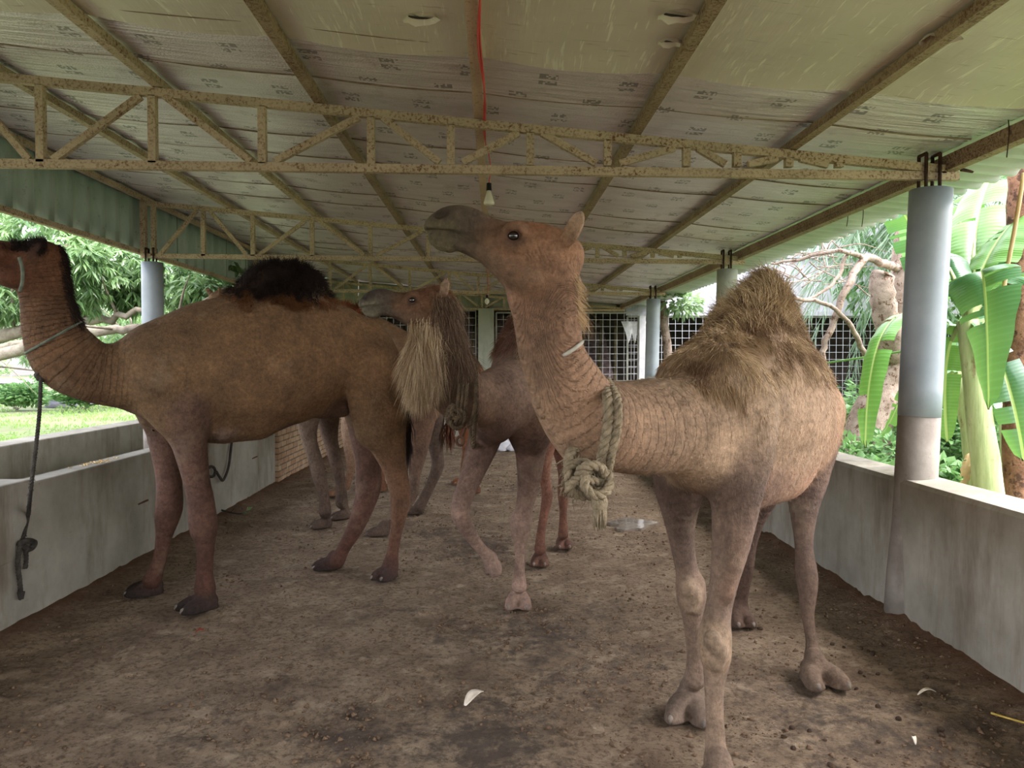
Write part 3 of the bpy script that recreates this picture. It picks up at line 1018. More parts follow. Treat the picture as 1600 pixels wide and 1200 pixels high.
for i, (x, y, s, lab) in enumerate(((-44, 92, 1.0, 'hazy tree line clump beyond the road at the left edge'), (-34, 90, 1.1, 'hazy rounded tree beyond the road, behind the neck of the brown camel'),
                                    (-24, 88, 1.0, 'hazy tree beyond the road, right of the other far ones'), (-55, 95, 1.2, 'hazy tall tree beyond the road, farthest left'))):
    mango((x, y, 0), [], [(x, y, 3.4 * s, 3.6), (x - 3, y, 4.6, 3.2), (x + 3, y + 1, 4.2, 3.4), (x, y, 7.5, 4.0), (x + 2, y, 10.5, 3.6), (x - 4, y, 9, 3.4)], 5200,
          lab, 20 + i, 0.9, 'far_tree', 'far_leaf', .35, 'trees beyond the road', 6)


def bush(c, r, n, lab, seed, L=0.16, Wd=0.08, mat='bush_leaf', grp=None, name='bush', cat='bush', sq=.8, asp=None):
    rs = np.random.RandomState(seed)
    root = empty(name, (c[0], c[1], 0), lab, cat, grp)
    cs = [np.array([c[0], c[1], r * .5])] + [np.array([c[0], c[1], r * .55]) + rs.normal(size=3) * r * (.45, .35, .22) for _ in range(6)]
    P, D = clump_points(cs, [r * .55] * len(cs), n, rs, sq)
    P[:, 2] = np.abs(P[:, 2]) + 0.02
    D[:, 2] = np.abs(D[:, 2]) * .6 + .1
    leaves('leaves', P, D, L, Wd, M[mat], root, 0.5, rs=rs)
    mb = MB()
    for _ in range(9):
        q = P[rs.randint(len(P))]
        mb.tube(spline([(c[0] + rs.normal() * .05, c[1] + rs.normal() * .05, 0), ((c[0] + q[0]) / 2, (c[1] + q[1]) / 2, q[2] * .6), q], 3), .010, 5)
    mb.build('stems', M['bark_grey'], root)


# hedge rows by the road at left
for i, (x, y) in enumerate(((-37, 54), (-31, 55), (-26, 53))):
    bush((x, y), 1.7, 1500, ['low hedge clump by the road at the left edge', 'low hedge clump by the road next to the hanging lead', 'low hedge clump by the road under the camel neck'][i],
         40 + i, .4, .2, 'far_leaf', 'hedge clumps by the far road')
for i, (x, y) in enumerate(((-16.2, 26), (-13.6, 25.5), (-11.0, 26.5))):
    bush((x, y), .85, 1500, ['ragged green weeds left of the blue plinth', 'ragged green weeds behind the blue plinth', 'ragged green weeds right of the blue plinth'][i], 46 + i, .26, .12,
         'bush_leaf', 'weeds round the plinth')

# plinth with rubble
p = G(112, 634)
root = empty('plinth', (p[0], p[1], 0), 'low blue grey round plinth on the lawn, bricks heaped beside it', 'plinth')
mb = MB(); mb.tube([(p[0], p[1], -.03), (p[0], p[1], .30)], [.85, .85], 24); mb.build('drum', M['purple_tub'], root)
mb = MB(); mb.tube([(p[0], p[1], .30), (p[0], p[1], .36)], [.95, .95], 24); mb.build('slab', M['concrete'], root)
rs_ = random.Random(3)
for i in range(46):
    mb = MB()
    x, y = p[0] + 1.0 + rs_.random() * 2.2, p[1] + rs_.uniform(-.7, .5)
    z = 0.03 + (0.07 * (i % 2))
    a = rs_.random() * 3; c_, s_ = math.cos(a), math.sin(a)
    mb.bar((x - .11 * c_, y - .11 * s_, z), (x + .11 * c_, y + .11 * s_, z + rs_.uniform(-.02, .04)), .11, .07)
    o = mb.build('brick', M['rubble'] if 'rubble' in M else M['brick'])
    tag(o, 'loose reddish brick in the rubble heap by the blue plinth', 'brick', 'bricks heaped by the plinth')
    rebase(o)

# grass: one object each side
def grass(name, boxes, n, h, seed, lab):
    rs = np.random.RandomState(seed)
    P = []
    for (x0, x1, y0, y1, wgt) in boxes:
        k_ = int(n * wgt)
        P.append(np.stack([rs.uniform(x0, x1, k_), rs.uniform(y0, y1, k_), np.zeros(k_)], 1))
    P = np.vstack(P)
    keep = fbm(P[:, 0] * .8, P[:, 1] * .8, 3, 77) > 0.44
    P = P[keep]
    D = np.stack([rs.normal(size=len(P)) * .5, rs.normal(size=len(P)) * .5, np.ones(len(P))], 1)
    o = leaves(name, P, D, h, h * .16, M['grass_blade'], None, 0.5, .5, rs=rs)
    tag(o, lab, 'grass', kind='stuff')


grass('lawn_grass', [(-12, -4.8, 6, 16, .5), (-24, -8, 12, 30, .5)], 42000, .16, 3, 'bright green lawn grass beyond the left trough')
grass('ground_grass', [(2.9, 7.5, 3, 14, 1.0)], 30000, .18, 4, 'bright green grass and weeds beyond the right wall')

# ---------------- right side
# long building with dark mesh windows, front flush with the far end
mb = MB()
mb.box((2.95, 16.9, 2.72), (16, 17.1, 6.2)); mb.box((2.95, 16.86, 2.66), (16, 16.92, 2.76)); mb.box((2.95, 16.9, 0), (16, 17.1, .35))
mb.box((2.95, 16.84, 3.95), (16, 16.92, 4.05))
tag(mb.build('wall_building', M['building']), kind='structure')
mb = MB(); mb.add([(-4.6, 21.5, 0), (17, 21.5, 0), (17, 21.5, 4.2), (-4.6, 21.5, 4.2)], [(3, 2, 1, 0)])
mb.box((2.9, 17.1, 2.9), (17, 21.5, 3.0)); mb.box((-4.9, 16.8, 3.0), (2.9, 21.5, 3.1)); mb.box((-4.95, 16.8, 0), (-4.85, 21.5, 3.1)); tag(mb.build('wall_and_shade_roof_behind', M['dark_inside']), kind='structure')  # roof slab and left end wall added out of view to shade the thatch
for i in range(4):
    a = 3.0 + i * 3.2
    screen('mesh_window', a, a + 3.1, .4, 2.64, 16.95, 0.15, ['first', 'second', 'third', 'fourth'][i] + ' wire mesh window bay of the grey building from the white post', .04, .008)
for i, x in enumerate((6.15, 9.35, 12.5)):
    mb = MB(); mb.box((x - .1, 16.9, 0), (x + .1, 17.1, 2.7)); o = mb.build('pillar', M['building'])
    tag(o, ['grey pillar between the first two mesh bays', 'grey pillar between the second and third mesh bays', 'grey pillar beside the last mesh bay'][i], 'pillar', 'building pillars'); rebase(o)
# thatched shed behind the far screen
root = empty('thatched_roof', (-0.6, 19, 2.0), 'brown thatched lean-to roof seen through the far mesh screen', 'roof')
mb = MB()
for k_ in range(14):
    z = 1.25 + k_ * .115; y = 18.3 + k_ * .16
    mb.add([(-4.6, y - .15, z - .03), (2.9, y - .15, z - .03), (2.9, y + .2, z + .15), (-4.6, y + .2, z + .15)], [(0, 1, 2, 3)])
mb.build('thatch_layers', M['thatch'], root)
rs_ = random.Random(8)
mb = MB()
for i in range(16):
    x = -4.2 + i * .45
    mb.tube([(x, 18.05, 1.1), (x + .1, 20.3, 3.1)], .022, 6)
mb.build('rafters', M['dark_wood'], root)
labp = ['bamboo pole behind the far mesh, left of the green pillar', 'bamboo pole behind the far mesh, right behind the near camel neck', 'bamboo pole behind the far mesh, middle of three',
        'bamboo pole behind the far mesh, rightmost of three']
for i, x in enumerate((-1.0, 2.05, 2.45, 2.8)):
    mb = MB(); mb.tube([(x, 17.6, 0), (x + .04, 17.6, 2.6)], .035, 8); o = mb.build('bamboo_pole', M['dark_wood'])
    tag(o, labp[i], 'pole', 'bamboo poles'); rebase(o)
# gate left of the pillar
root = empty('gate', (-.75, 17.2, 0), 'narrow yellowish slatted gate standing left of the green pillar', 'gate')
mb = MB()
for x in np.arange(-.95, -.45, .07): mb.bar((x, 17.2, .2), (x, 17.2, 2.0 - (x + .95) * .5), .02, .02)
mb.build('bars', M['dark_wood'], root)
mb = MB(); mb.bar((-.98, 17.2, .2), (-.98, 17.2, 2.05), .04, .04); mb.bar((-.98, 17.2, 2.05), (-.42, 17.2, 1.75), .04, .04); mb.build('gate_frame', M['dark_wood'], root)
# white cloth hung at the mesh corner
p = W(990, 515, 16.4)
vs = []; fs = []
for j in range(7):
    for i in range(9):
        t_ = j / 6; x = (i / 8 - .5) * (.55 - .25 * t_)
        vs.append((p[0] + x, 16.40 + .03 * math.sin(i * 2.2), p[2] + .18 - .5 * t_ * (.5 + .5 * math.sin(i * .9 + .5) ** 2)))
for j in range(6):
    for i in range(8): fs.append((j * 9 + i, j * 9 + i + 1, (j + 1) * 9 + i + 1, (j + 1) * 9 + i))
o = np_mesh('hanging_cloth', vs, fs, M['white_bag']); tag(o, 'torn white cloth hanging on the far mesh by the white post', 'cloth')
o.modifiers.new('t', 'SOLIDIFY').thickness = .004; rebase(o)

# leaning pale tree with sawn top and long bare boughs
rs_ = np.random.RandomState(9)
root = empty('leaning_tree', w(1352, 700, 10.5) * (1, 1, 0), 'leaning pale barked tree with a sawn stub and bare arching boughs, behind the near column', 'tree')
mb = MB()
b0 = w(1350, 672, 10.5); g0 = np.array([b0[0] - .12, 10.5, -.05])
limb(mb, [g0, b0, w(1385, 590, 10.5), w(1402, 520, 10.5), w(1412, 430, 10.5), w(1428, 330, 10.5), w(1445, 240, 10.5)], .27, .17, rs_, 6, .012, 14)
mb.build('trunk', M['bark_pale'], root)
mb = MB(); limb(mb, [w(1396, 560, 10.4), w(1385, 500, 10.1), w(1378, 450, 10), w(1381, 428, 10)], .17, .15, rs_, 5, .008, 12); mb.build('sawn_stub', M['bark_pale'], root)
for P, r0, r1 in (([w(1410, 420, 10.5), w(1380, 412, 10.1), w(1352, 404, 9.8), w(1325, 445, 9.6), w(1300, 510, 9.6), w(1285, 560, 9.6), w(1290, 640, 9.6)], .060, .034),
                  ([w(1352, 558, 10.0), w(1330, 510, 9.6), w(1290, 475, 9.4), w(1240, 466, 9.2)], .036, .022),
                  ([w(1352, 404, 9.8), w(1310, 392, 9.5), w(1250, 405, 10.0), w(1205, 412, 10.4)], .035, .014),
                  ([w(1325, 395, 9.6), w(1300, 445, 9.5), w(1240, 478, 9.3), w(1215, 480, 9.2)], .025, .012)):
    mb = MB(); limb(mb, P, r0, r1, rs_, 6, .008); mb.build('bough', M['bark_pale'], root)
mb = MB()
tw = np.random.RandomState(12)
for k_ in range(34):
    a = w(tw.uniform(1200, 1340), tw.uniform(385, 450), tw.uniform(10.3, 10.9))
    an = tw.uniform(-.5, 3.6); ln = tw.uniform(.3, 1.0)
    d = np.array([math.cos(an), tw.uniform(-.3, .3), math.sin(an) * .7])
    mb.tube(spline([a, a + d * ln * .5 + tw.normal(size=3) * .06, a + d * ln + (0, 0, -.12 * ln)], 4), list(np.linspace(.010, .004, 9)), 5)
mb.build('twigs', M['bark_pale'], root)
# thin white barked sapling by the third column
mb = MB()
root = empty('sapling', w(1040, 600, 14) * (1, 1, 0), 'thin pale crooked sapling with a small crown, right of the third column', 'tree')
b0 = w(1045, 590, 14)
limb(mb, [b0 * (1, 1, 0), b0, w(1043, 545, 14), w(1038, 500, 14), w(1034, 470, 14)], .09, .07, rs_, 5, .006); mb.build('trunk', M['bark_pale'], root)
P, D = clump_points([w(1050, 470, 14), w(1068, 478, 13.8), w(1080, 470, 13.9)], [.28, .25, .2], 360, rs_)
leaves('leaves', P, D, .13, .06, M['far_leaf'], root, .5, rs=rs_)
# stump
mb = MB(); b0 = w(1383, 690, 11.5)
root = None
limb(mb, [b0 * (1, 1, 0), w(1382, 660, 11.5), w(1384, 618, 11.5)], .13, .12, rs_, 4, .006, 10); o = mb.build('tree_stump', M['bark_pale'])
tag(o, 'short pale stump standing right behind the leaning tree trunk', 'stump'); rebase(o)

# palm fronds of a date palm behind
rs_ = np.random.RandomState(31)
root = empty('date_palm', (7.6, 13.2, 0), 'drooping grey green date palm behind the bare boughs', 'palm')
mb = MB(); limb(mb, [(7.6, 13.2, 0), (7.6, 13.2, 2), (7.3, 13.2, 4.5)], .2, .17, rs_, 4, .01, 10); mb.build('trunk', M['bark_brown'], root)
c = np.array([7.2, 13.2, 4.5])
for k_ in range(60):
    a = 2 * math.pi * k_ / 60 * 5.3; el = rs_.uniform(-.6, .9); ln = rs_.uniform(1.9, 3.0)
    d = np.array([math.cos(a) * math.cos(el), math.sin(a) * math.cos(el) * .8, math.sin(el)])
    ts = np.linspace(0, 1, 26)
    q = c + d * ln * ts[:, None] + np.array([0, 0, -1.0]) * (ts[:, None] ** 2) * ln * rs_.uniform(.6, 1.1)
    P = np.repeat(q[2:], 2, 0); tg = np.repeat(np.gradient(q, axis=0)[2:], 2, 0); tg /= np.linalg.norm(tg, axis=1, keepdims=True)
    sd = np.cross(tg, [0, 0, 1.0]) * np.tile([1, -1], len(P) // 2)[:, None]
    D = sd * .9 + tg * .8 + rs_.normal(size=P.shape) * .12
    fr = leaves('frond', P, D, .42, .030, M['palm_leaf'], root, .35, .2, .1, rs=rs_)
for i, (u, v, Y, s, lab) in enumerate(((1240, 630, 12.5, .9, 'leafy green shrub low behind the camel rump'), (1300, 640, 13.0, .95, 'leafy shrub below the first mesh bay'),
                                       (1335, 690, 9.5, .62, 'low leafy weeds left of the near column'), (1395, 640, 12.8, 1.0, 'leafy shrub behind the stump'),
                                       (1420, 600, 14.5, 1.3, 'taller shrub half behind the near column'), (1500, 640, 11.5, 1.1, 'leafy shrub right of the near column'),
                                       (1570, 620, 11.0, 1.2, 'leafy shrub behind the banana stems'), (1380, 700, 8.2, .5, 'low bright weeds just over the wall by the near column'),
                                       (1510, 700, 7.6, .5, 'low bright weeds just over the wall right of the near column'), (1590, 560, 13.5, 2.0, 'tall dark shrub at the right edge behind the bananas'))):
    q = w(u, v, Y)
    bush((q[0], q[1]), s, int(1500 * max(.6, s)), lab, 60 + i, .17, .085, 'bush_leaf', 'shrubs beyond the right wall')
for i, (x, y, s, lab) in enumerate(((9.5, 15.2, 1.0, 'tall dense tree behind the bananas at right'), (13.5, 13.5, 1.1, 'tall dense tree at the far right edge'),)):
    mango((x, y, 0), [], [(x, y, 2.2, 1.4), (x - 1.2, y, 3.4, 1.3), (x + 1, y, 3.6, 1.5), (x, y, 5, 1.7), (x + 1.2, y, 6, 1.6), (x - 1.6, y, 5, 1.1)], 5200, lab, 80 + i, .28, 'garden_tree', 'bush_leaf', .2, 'garden trees', 7)


def banana_leaf(base, tip, top, width, m, parent, seed=0, fold=0.35, tear=0.5):
    """base -> tip with arching middle 'top'; two lamina halves folded on the midrib, torn here and there"""
    rs = np.random.RandomState(seed)
    n = 40
    base, tip, top = [np.array(q, float) for q in (base, tip, top)]
    ts = np.linspace(0, 1, n)[:, None]
    q = (1 - ts) ** 2 * base + 2 * ts * (1 - ts) * (2 * top - (base + tip) / 2) + ts ** 2 * tip
    tg = np.gradient(q, axis=0); tg /= np.linalg.norm(tg, axis=1, keepdims=True)
    up = np.array([0, 0, 1.0])
    side = np.cross(tg, up + np.array([0.15 * rs.normal(), 0.15 * rs.normal(), 0])); side /= np.linalg.norm(side, axis=1, keepdims=True)
    nn = np.cross(side, tg)
    t1 = ts[:, 0]
    wd = width * .5 * np.clip((np.clip((t1 - .10) / .9, 0, 1) ** .38) * np.clip((1 - t1), 0, 1) ** .42 * 1.28, 0, 1)
    V = []; Fc = []; vein = []; rib = []
    cols = [-1, -.72, -.4, -.12, -.06, .06, .12, .4, .72, 1]
    tears = {}
    for s_ in (-1, 1):
        o = 0
        for i in range(n):
            if rs.rand() < .16 * tear: o = rs.uniform(-.22, .10)
            tears[(s_, i)] = o
    for i in range(n):
        for c_ in cols:
            a = abs(c_); sg = 1 if c_ > 0 else -1
            w_ = wd[i] if a > .07 else max(wd[i], .14 * width * .5 / .5)
            if a <= .07: off = sg * .008; dz = 0
            else:
                off = c_ * wd[i] if a > .2 else sg * max(.011, .05 * wd[i]); dz = fold * a * wd[i] - .9 * fold * a * a * wd[i] * 1.4 + tears[(sg, i)] * wd[i] * a
            V.append(q[i] + side[i] * off + nn[i] * dz + nn[i] * .006 * math.sin(i * 1.3) * a); vein.append(t1[i]); rib.append(1.0 if a <= .07 else 0.0)
    k_ = len(cols)
    for i in range(n - 1):
        for j in range(k_ - 1):
            sg = -1 if j < 4 else 1
            if j != 4 and abs(tears[(sg, i)] - tears[(sg, i + 1)]) > 1e-6 and j in (0, 1, 2, 6, 7, 8):
                continue
            Fc.append((i * k_ + j, i * k_ + j + 1, (i + 1) * k_ + j + 1, (i + 1) * k_ + j))
    o = np_mesh('leaf', V, Fc, m, parent, attrs={'vein': vein, 'rib': rib})
    mb = MB(); mb.tube(q[:-2], list(np.linspace(.022, .004, n - 2)), 7)
    mb.build('midrib', M['banana_stem'], o) if False else None
    return q


def banana(base, top, r, leafs, lab, seed, stemmat='banana_stem', name='banana_plant', grp='banana plants beyond the right wall'):
    root = empty(name, base, lab, 'banana plant', grp)
    rs = np.random.RandomState(seed)
    base = np.array(base, float); top = np.array(top, float)
    mb = MB(); limb(mb, [base - (0, 0, .05), base * .6 + top * .4 + (.01, 0, 0), top], r, r * .55, rs, 6, .003, 14); mb.build('stem', M[stemmat], root)
    for i, (tip, mid, wd, mt) in enumerate(leafs):
        st = top + rs.normal(size=3) * .02
        q = banana_leaf(st, tip, mid, wd, M[mt], root, seed * 10 + i)
        mb = MB(); qq = q[:14]; mb.tube(qq - (0, 0, .006), list(np.linspace(.028, .014, 14)), 8); mb.build('petiole', M['banana_stem'], root)


B, YB = 'banana_leaf', 'banana_leaf_young'
# the big clump right of the near column
banana(G(1560, 800, 0) * 0 + np.array([*w(1562, 790, 5.2)[:2], 0]), w(1512, 500, 5.3), .125,
       [(w(1545, 640, 4.7), w(1535, 430, 5.0), .62, B),
        (w(1440, 420, 5.9), w(1470, 400, 5.6), .5, B),
        (w(1600, 330, 5.6), w(1545, 400, 5.5), .62, YB),
        (w(1555, 360, 5.9), w(1530, 430, 5.6), .5, B),
        (w(1660, 470, 5.2), w(1590, 430, 5.3), .55, B),
        (w(1600, 720, 5.1), w(1560, 560, 5.2), .42, B),
        (w(1480, 690, 5.6), w(1480, 560, 5.5), .3, YB),
        (w(1570, 250, 6.4), w(1530, 330, 6.0), .6, YB)], 'big banana plant with a stout pale stem just right of the near column', 3)
banana(np.array([*w(1535, 760, 6.3)[:2], 0]), w(1500, 590, 6.4), .085,
       [(w(1600, 640, 6.2), w(1560, 570, 6.3), .36, B), (w(1445, 680, 6.5), w(1460, 590, 6.4), .3, B), (w(1590, 760, 6.0), w(1570, 640, 6.1), .3, B), (w(1640, 560, 6.6), w(1580, 540, 6.5), .4, YB)],
       'smaller banana shoot behind the big one', 4)
banana(np.array([*w(1445, 690, 7.6)[:2], 0]), w(1452, 500, 7.7), .09,
       [(w(1352, 700, 7.0), w(1380, 520, 7.3), .42, YB), (w(1392, 345, 7.5), w(1420, 350, 7.6), .6, B), (w(1520, 300, 7.9), w(1490, 380, 7.8), .6, YB),
        (w(1430, 240, 8.2), w(1440, 360, 8.0), .6, YB), (w(1370, 680, 7.9), w(1400, 640, 7.8), .34, YB), (w(1540, 620, 7.5), w(1500, 520, 7.6), .5, B)],
       'banana plant standing behind the near column, its leaves out on the left of it', 5)
banana(np.array([*w(1640, 760, 7.0)[:2], 0]), w(1640, 430, 7.2), .11,
       [(w(1500, 290, 7.6), w(1570, 300, 7.4), .6, YB), (w(1530, 520, 6.8), w(1580, 440, 7.0), .6, B), (w(1560, 640, 7.0), w(1600, 520, 7.1), .5, B), (w(1480, 250, 8.0), w(1560, 240, 7.6), .6, B),
        (w(1700, 300, 7.2), w(1660, 300, 7.2), .6, B)], 'banana plant at the right edge, reaching left with broad leaves', 6)
banana(np.array([*w(1580, 700, 8.8)[:2], 0]), w(1560, 480, 9.0), .1,
       [(w(1480, 400, 9.0), w(1520, 400, 9.0), .6, B), (w(1600, 330, 9.2), w(1580, 380, 9.1), .6, B), (w(1500, 600, 8.6), w(1520, 500, 8.8), .5, YB), (w(1640, 560, 8.6), w(1610, 470, 8.8), .6, B), (w(1520, 300, 9.4), w(1540, 370, 9.2), .6, YB)],
       'farther banana plant in the shade behind the big one', 7)
mb = MB(); q0 = w(1588, 790, 5.6)
limb(mb, [(q0[0], 5.6, -.05), w(1590, 640, 5.6), w(1592, 450, 5.6), w(1594, 240, 5.6)], .10, .085, np.random.RandomState(2), 8, .008, 12); o = mb.build('dead_tree', M['bark_brown'])
tag(o, 'upright brown shaggy trunk at the right edge beside the banana stem', 'trunk'); rebase(o)
mb = MB(); a = w(1598, 262, 5.0)
mb.tube(spline([w(1600, 270, 5.0), w(1585, 360, 5.05), w(1570, 440, 5.1), w(1566, 488, 5.1)], 5), .014, 7)
o = mb.build('dead_leaf_stalk', M['dry_leaf']); tag(o, 'long dry leaf stalk hanging at the right edge', 'leaf stalk'); rebase(o)
mb = MB(); mb.tube(spline([w(1285, 568, 8.8), w(1340, 560, 8.2), w(1430, 546, 7.6)], 6), .012, 6)
o = mb.build('yellow_stalk', M['banana_leaf_young']); tag(o, 'thin yellow green stalk stretching level across the leaning trunk', 'leaf stalk'); rebase(o)
q = banana_leaf(w(1520, 700, 5.5), w(1505, 800, 5.3), w(1508, 740, 5.35), .14, M['dry_leaf'], None, 99)
o = bpy.context.scene.objects[-1] if False else [x for x in COL.objects if x.name.startswith('leaf') and x.parent is None][0]
o.name = 'dry_banana_leaf'; tag(o, 'curled dry yellow leaf hanging at the foot of the big banana', 'leaf'); rebase(o)

# ------------------------------------------------------------------ animals: rounded chains melted into one skin
def coat_mat(name, spec=0.25, wr_amt=0.8):
    t = NT(name)
    c = t.attr('Col', 'Color')
    f = t.ramp(t.noise(5.5, 7, 0.74), [(0.30, 0.55), (0.70, 1.34)])
    c = t.mix(1.0, c, f, 'MULTIPLY')
    sp = t.ramp(t.noise(45, 5, 0.8), [(0.34, 0.62), (0.62, 1.16)])
    c = t.mix(1.0, c, sp, 'MULTIPLY')
    dd = t.ramp(t.noise(2.6, 5, 0.7), [(0.56, 0.0), (0.74, 0.40)])
    c = t.mix(dd, c, srgb(150, 132, 108))
    arc = t.attr('arc')
    w_ = t.math('SINE', t.math('ADD', t.math('MULTIPLY', arc, 2 * math.pi / 0.030), t.math('MULTIPLY', t.noise(9, 3, 0.6), 9.0)))
    w_ = t.math('MULTIPLY', w_, t.attr('wrk'))
    b1 = t.bump(w_, wr_amt, 0.007)
    b2 = t.bump(t.noise(8, 6, 0.62), 0.7, 0.035, b1)
    b3 = t.bump(t.noise(1.0, 4, 0.75, t.scaled((110, 110, 30))), 0.8, 0.008, b2)
    t.base(c, 0.85, 0, spec)
    return t.m


M['coat'] = coat_mat('camel_coat')


def fur_mat():
    t = NT('camel_fur')
    c = t.attr('Col', 'Color')
    t.base(c, 0.75, 0, 0.25)
    return t.m


M['fur'] = fur_mat()
M['eye'] = mottled('dark_wet_eye', srgb(16, 11, 9), srgb(26, 18, 14), 4, 0.05, 0, spec=0.8)
M['nail'] = mottled('grey_toenail', srgb(88, 80, 72), srgb(128, 118, 104), 30, 0.5, 0.1)


class Body:
    def __init__(s, h):
        s.h = h; s.prims = []; s.face = False

    def chain(s, P, R, k=0.05, col=(0.3, 0.2, 0.1), col2=None, lat=None, sq=1.0, n=4, sub=False, wr=0.0, arc0=0.0, cw=1.0, smooth=True):
        P = np.asarray(P, float); R = np.asarray(R, float)
        if len(P) > 1 and smooth and n > 1:
            q = spline(np.hstack([P, R[:, None]]), n); P = q[:, :3]; R = np.clip(q[:, 3], 0.002, None)
        if len(P) == 1:
            P = np.vstack([P, P + 1e-4]); R = np.array([R[0], R[0]])
        if not hasattr(wr, '__len__'): wr = [wr, wr]
        if s.face: wr = [-1, -1]
        s.prims.append(dict(P=P, R=R, k=k, c1=np.array(col), c2=np.array(col2 if col2 is not None else col), lat=None if lat is None else nrm(lat), sq=sq, sub=sub,
                            wr=wr, arc0=arc0, cw=cw, lo=(P - R[:, None]).min(0), hi=(P + R[:, None]).max(0)))
        s.prims[-1]['L'] = np.concatenate([[0], np.cumsum(np.linalg.norm(np.diff(P, axis=0), axis=1))])

    def dist(s, p, X, par=False):
        best = np.full(len(X), 9.0, np.float32); bt = np.zeros(len(X), np.float32) if par else None
        P, R, L = p['P'], p['R'], p['L']
        for i in range(len(P) - 1):
            a, b = P[i], P[i + 1]
            ab = b - a; l2 = float(ab @ ab) + 1e-12
            q = X - a
            t = np.clip((q @ ab) / l2, 0, 1)
            e = q - t[:, None] * ab
            if p['lat'] is not None and p['sq'] != 1.0:
                lt = p['lat']; pr = e @ lt
                e = e + (pr * (1 / p['sq'] - 1))[:, None] * lt
                ln = np.sqrt((e * e).sum(1))
                r = R[i] + (R[i + 1] - R[i]) * t
                d = (ln - r) * (0.5 + 0.5 * p['sq'])
            else:
                d = np.sqrt((e * e).sum(1)) - (R[i] + (R[i + 1] - R[i]) * t)
            if par:
                m = d < best
                bt[m] = (L[i] + t[m] * (L[i + 1] - L[i]))
            best = np.minimum(best, d)
        return (best, bt) if par else best

    def field(s, X, lo, hi, plist):
        f = np.full(len(X), 1.0, np.float32)
        for p in plist:
            d = s.dist(p, X)
            k = p['k']
            if p['sub']:
                hh = np.clip(k - np.abs(f + d), 0, None) / k
                f = np.maximum(f, -d) + hh * hh * k * .25
            else:
                hh = np.clip(k - np.abs(f - d), 0, None) / k
                f = np.minimum(f, d) - hh * hh * k * .25
        f = np.maximum(f, -(X[:, 2] - 0.002))
        return f

    def mesh(s):
        h = s.h; B = 14
        bs = B * h
        lo = np.min([p['lo'] for p in s.prims if not p['sub']], 0) - .06; hi = np.max([p['hi'] for p in s.prims if not p['sub']], 0) + .06
        nb = np.ceil((hi - lo) / bs).astype(int)
        lin = np.arange(B + 1)
        loc = np.stack(np.meshgrid(lin, lin, lin, indexing='ij'), -1).reshape(-1, 3)
        Vs = []; ids = []; quads = []
        BIG = np.int64(1 << 20)
        for bx in range(nb[0]):
            for by in range(nb[1]):
                for bz in range(nb[2]):
                    b0 = lo + np.array([bx, by, bz]) * bs; b1 = b0 + bs
                    pl = [p for p in s.prims if np.all(p['lo'] - p['k'] - .02 < b1) and np.all(p['hi'] + p['k'] + .02 > b0)]
                    if not any(not p['sub'] for p in pl): continue
                    c = ((b0 + b1) / 2)[None]
                    fc = s.field(np.array(c, np.float32), b0, b1, pl)[0]
                    if abs(fc) > bs * 0.87 * 1.9 + .02: continue
                    X = (b0 + loc * h).astype(np.float32)
                    f = s.field(X, b0, b1, pl).reshape(B + 1, B + 1, B + 1)
                    sg = f < 0
                    if sg.all() or not sg.any(): continue
                    # surface-net vertices
                    acc = np.zeros((B, B, B, 3), np.float32); cnt = np.zeros((B, B, B), np.float32)
                    for ax in range(3):
                        sl0 = [slice(None)] * 3; sl1 = [slice(None)] * 3
                        sl0[ax] = slice(0, B); sl1[ax] = slice(1, B + 1)
                        f0 = f[tuple(sl0)]; f1 = f[tuple(sl1)]
                        cr = (f0 < 0) != (f1 < 0)
                        t = np.where(cr, f0 / np.where(cr, f0 - f1, 1), 0)
                        o1, o2 = [a for a in range(3) if a != ax]
                        for d1 in (0, 1):
                            for d2 in (0, 1):
                                sl = [slice(None)] * 3
                                sl[o1] = slice(d1, B + d1); sl[o2] = slice(d2, B + d2)
                                c_ = cr[tuple(sl)]; t_ = t[tuple(sl)]
                                cnt += c_
                                acc[..., ax] += t_ * c_; acc[..., o1] += d1 * c_; acc[..., o2] += d2 * c_
                    m = cnt > 0
                    ii = np.argwhere(m)
                    v = ii + acc[m] / cnt[m][:, None]
                    Vs.append(b0 + v * h)
                    g = ii + np.array([bx, by, bz]) * B
                    ids.append((g[:, 0].astype(np.int64) * BIG + g[:, 1]) * BIG + g[:, 2])
                    for ax in range(3):
                        sl0 = [slice(0, B)] * 3; sl1 = [slice(0, B)] * 3
                        sl1[ax] = slice(1, B + 1)
                        a_ = sg[tuple(sl0)]; b_ = sg[tuple(sl1)]
                        e = np.argwhere(a_ != b_)
                        if not len(e): continue
                        flip = a_[e[:, 0], e[:, 1], e[:, 2]]
                        e = e + np.array([bx, by, bz]) * B
                        o1, o2 = (ax + 1) % 3, (ax + 2) % 3
                        q = []
                        for d1, d2 in ((-1, -1), (0, -1), (0, 0), (-1, 0)):
                            c_ = e.copy(); c_[:, o1] += d1; c_[:, o2] += d2
                            q.append((c_[:, 0].astype(np.int64) * BIG + c_[:, 1]) * BIG + c_[:, 2])
                        q = np.stack(q, 1)
                        q[~flip] = q[~flip][:, ::-1]
                        quads.append(q)
        V = np.vstack(Vs); ids = np.concatenate(ids); Q = np.vstack(quads)
        o = np.argsort(ids); sid = ids[o]
        pos = np.clip(np.searchsorted(sid, Q.ravel()), 0, len(sid) - 1)
        ok = (sid[pos] == Q.ravel()).reshape(-1, 4).all(1)
        F = o[pos].reshape(-1, 4)[ok]
        # relax a little to lose the grid look
        e = np.vstack([F[:, [0, 1]], F[:, [1, 2]], F[:, [2, 3]], F[:, [3, 0]]])
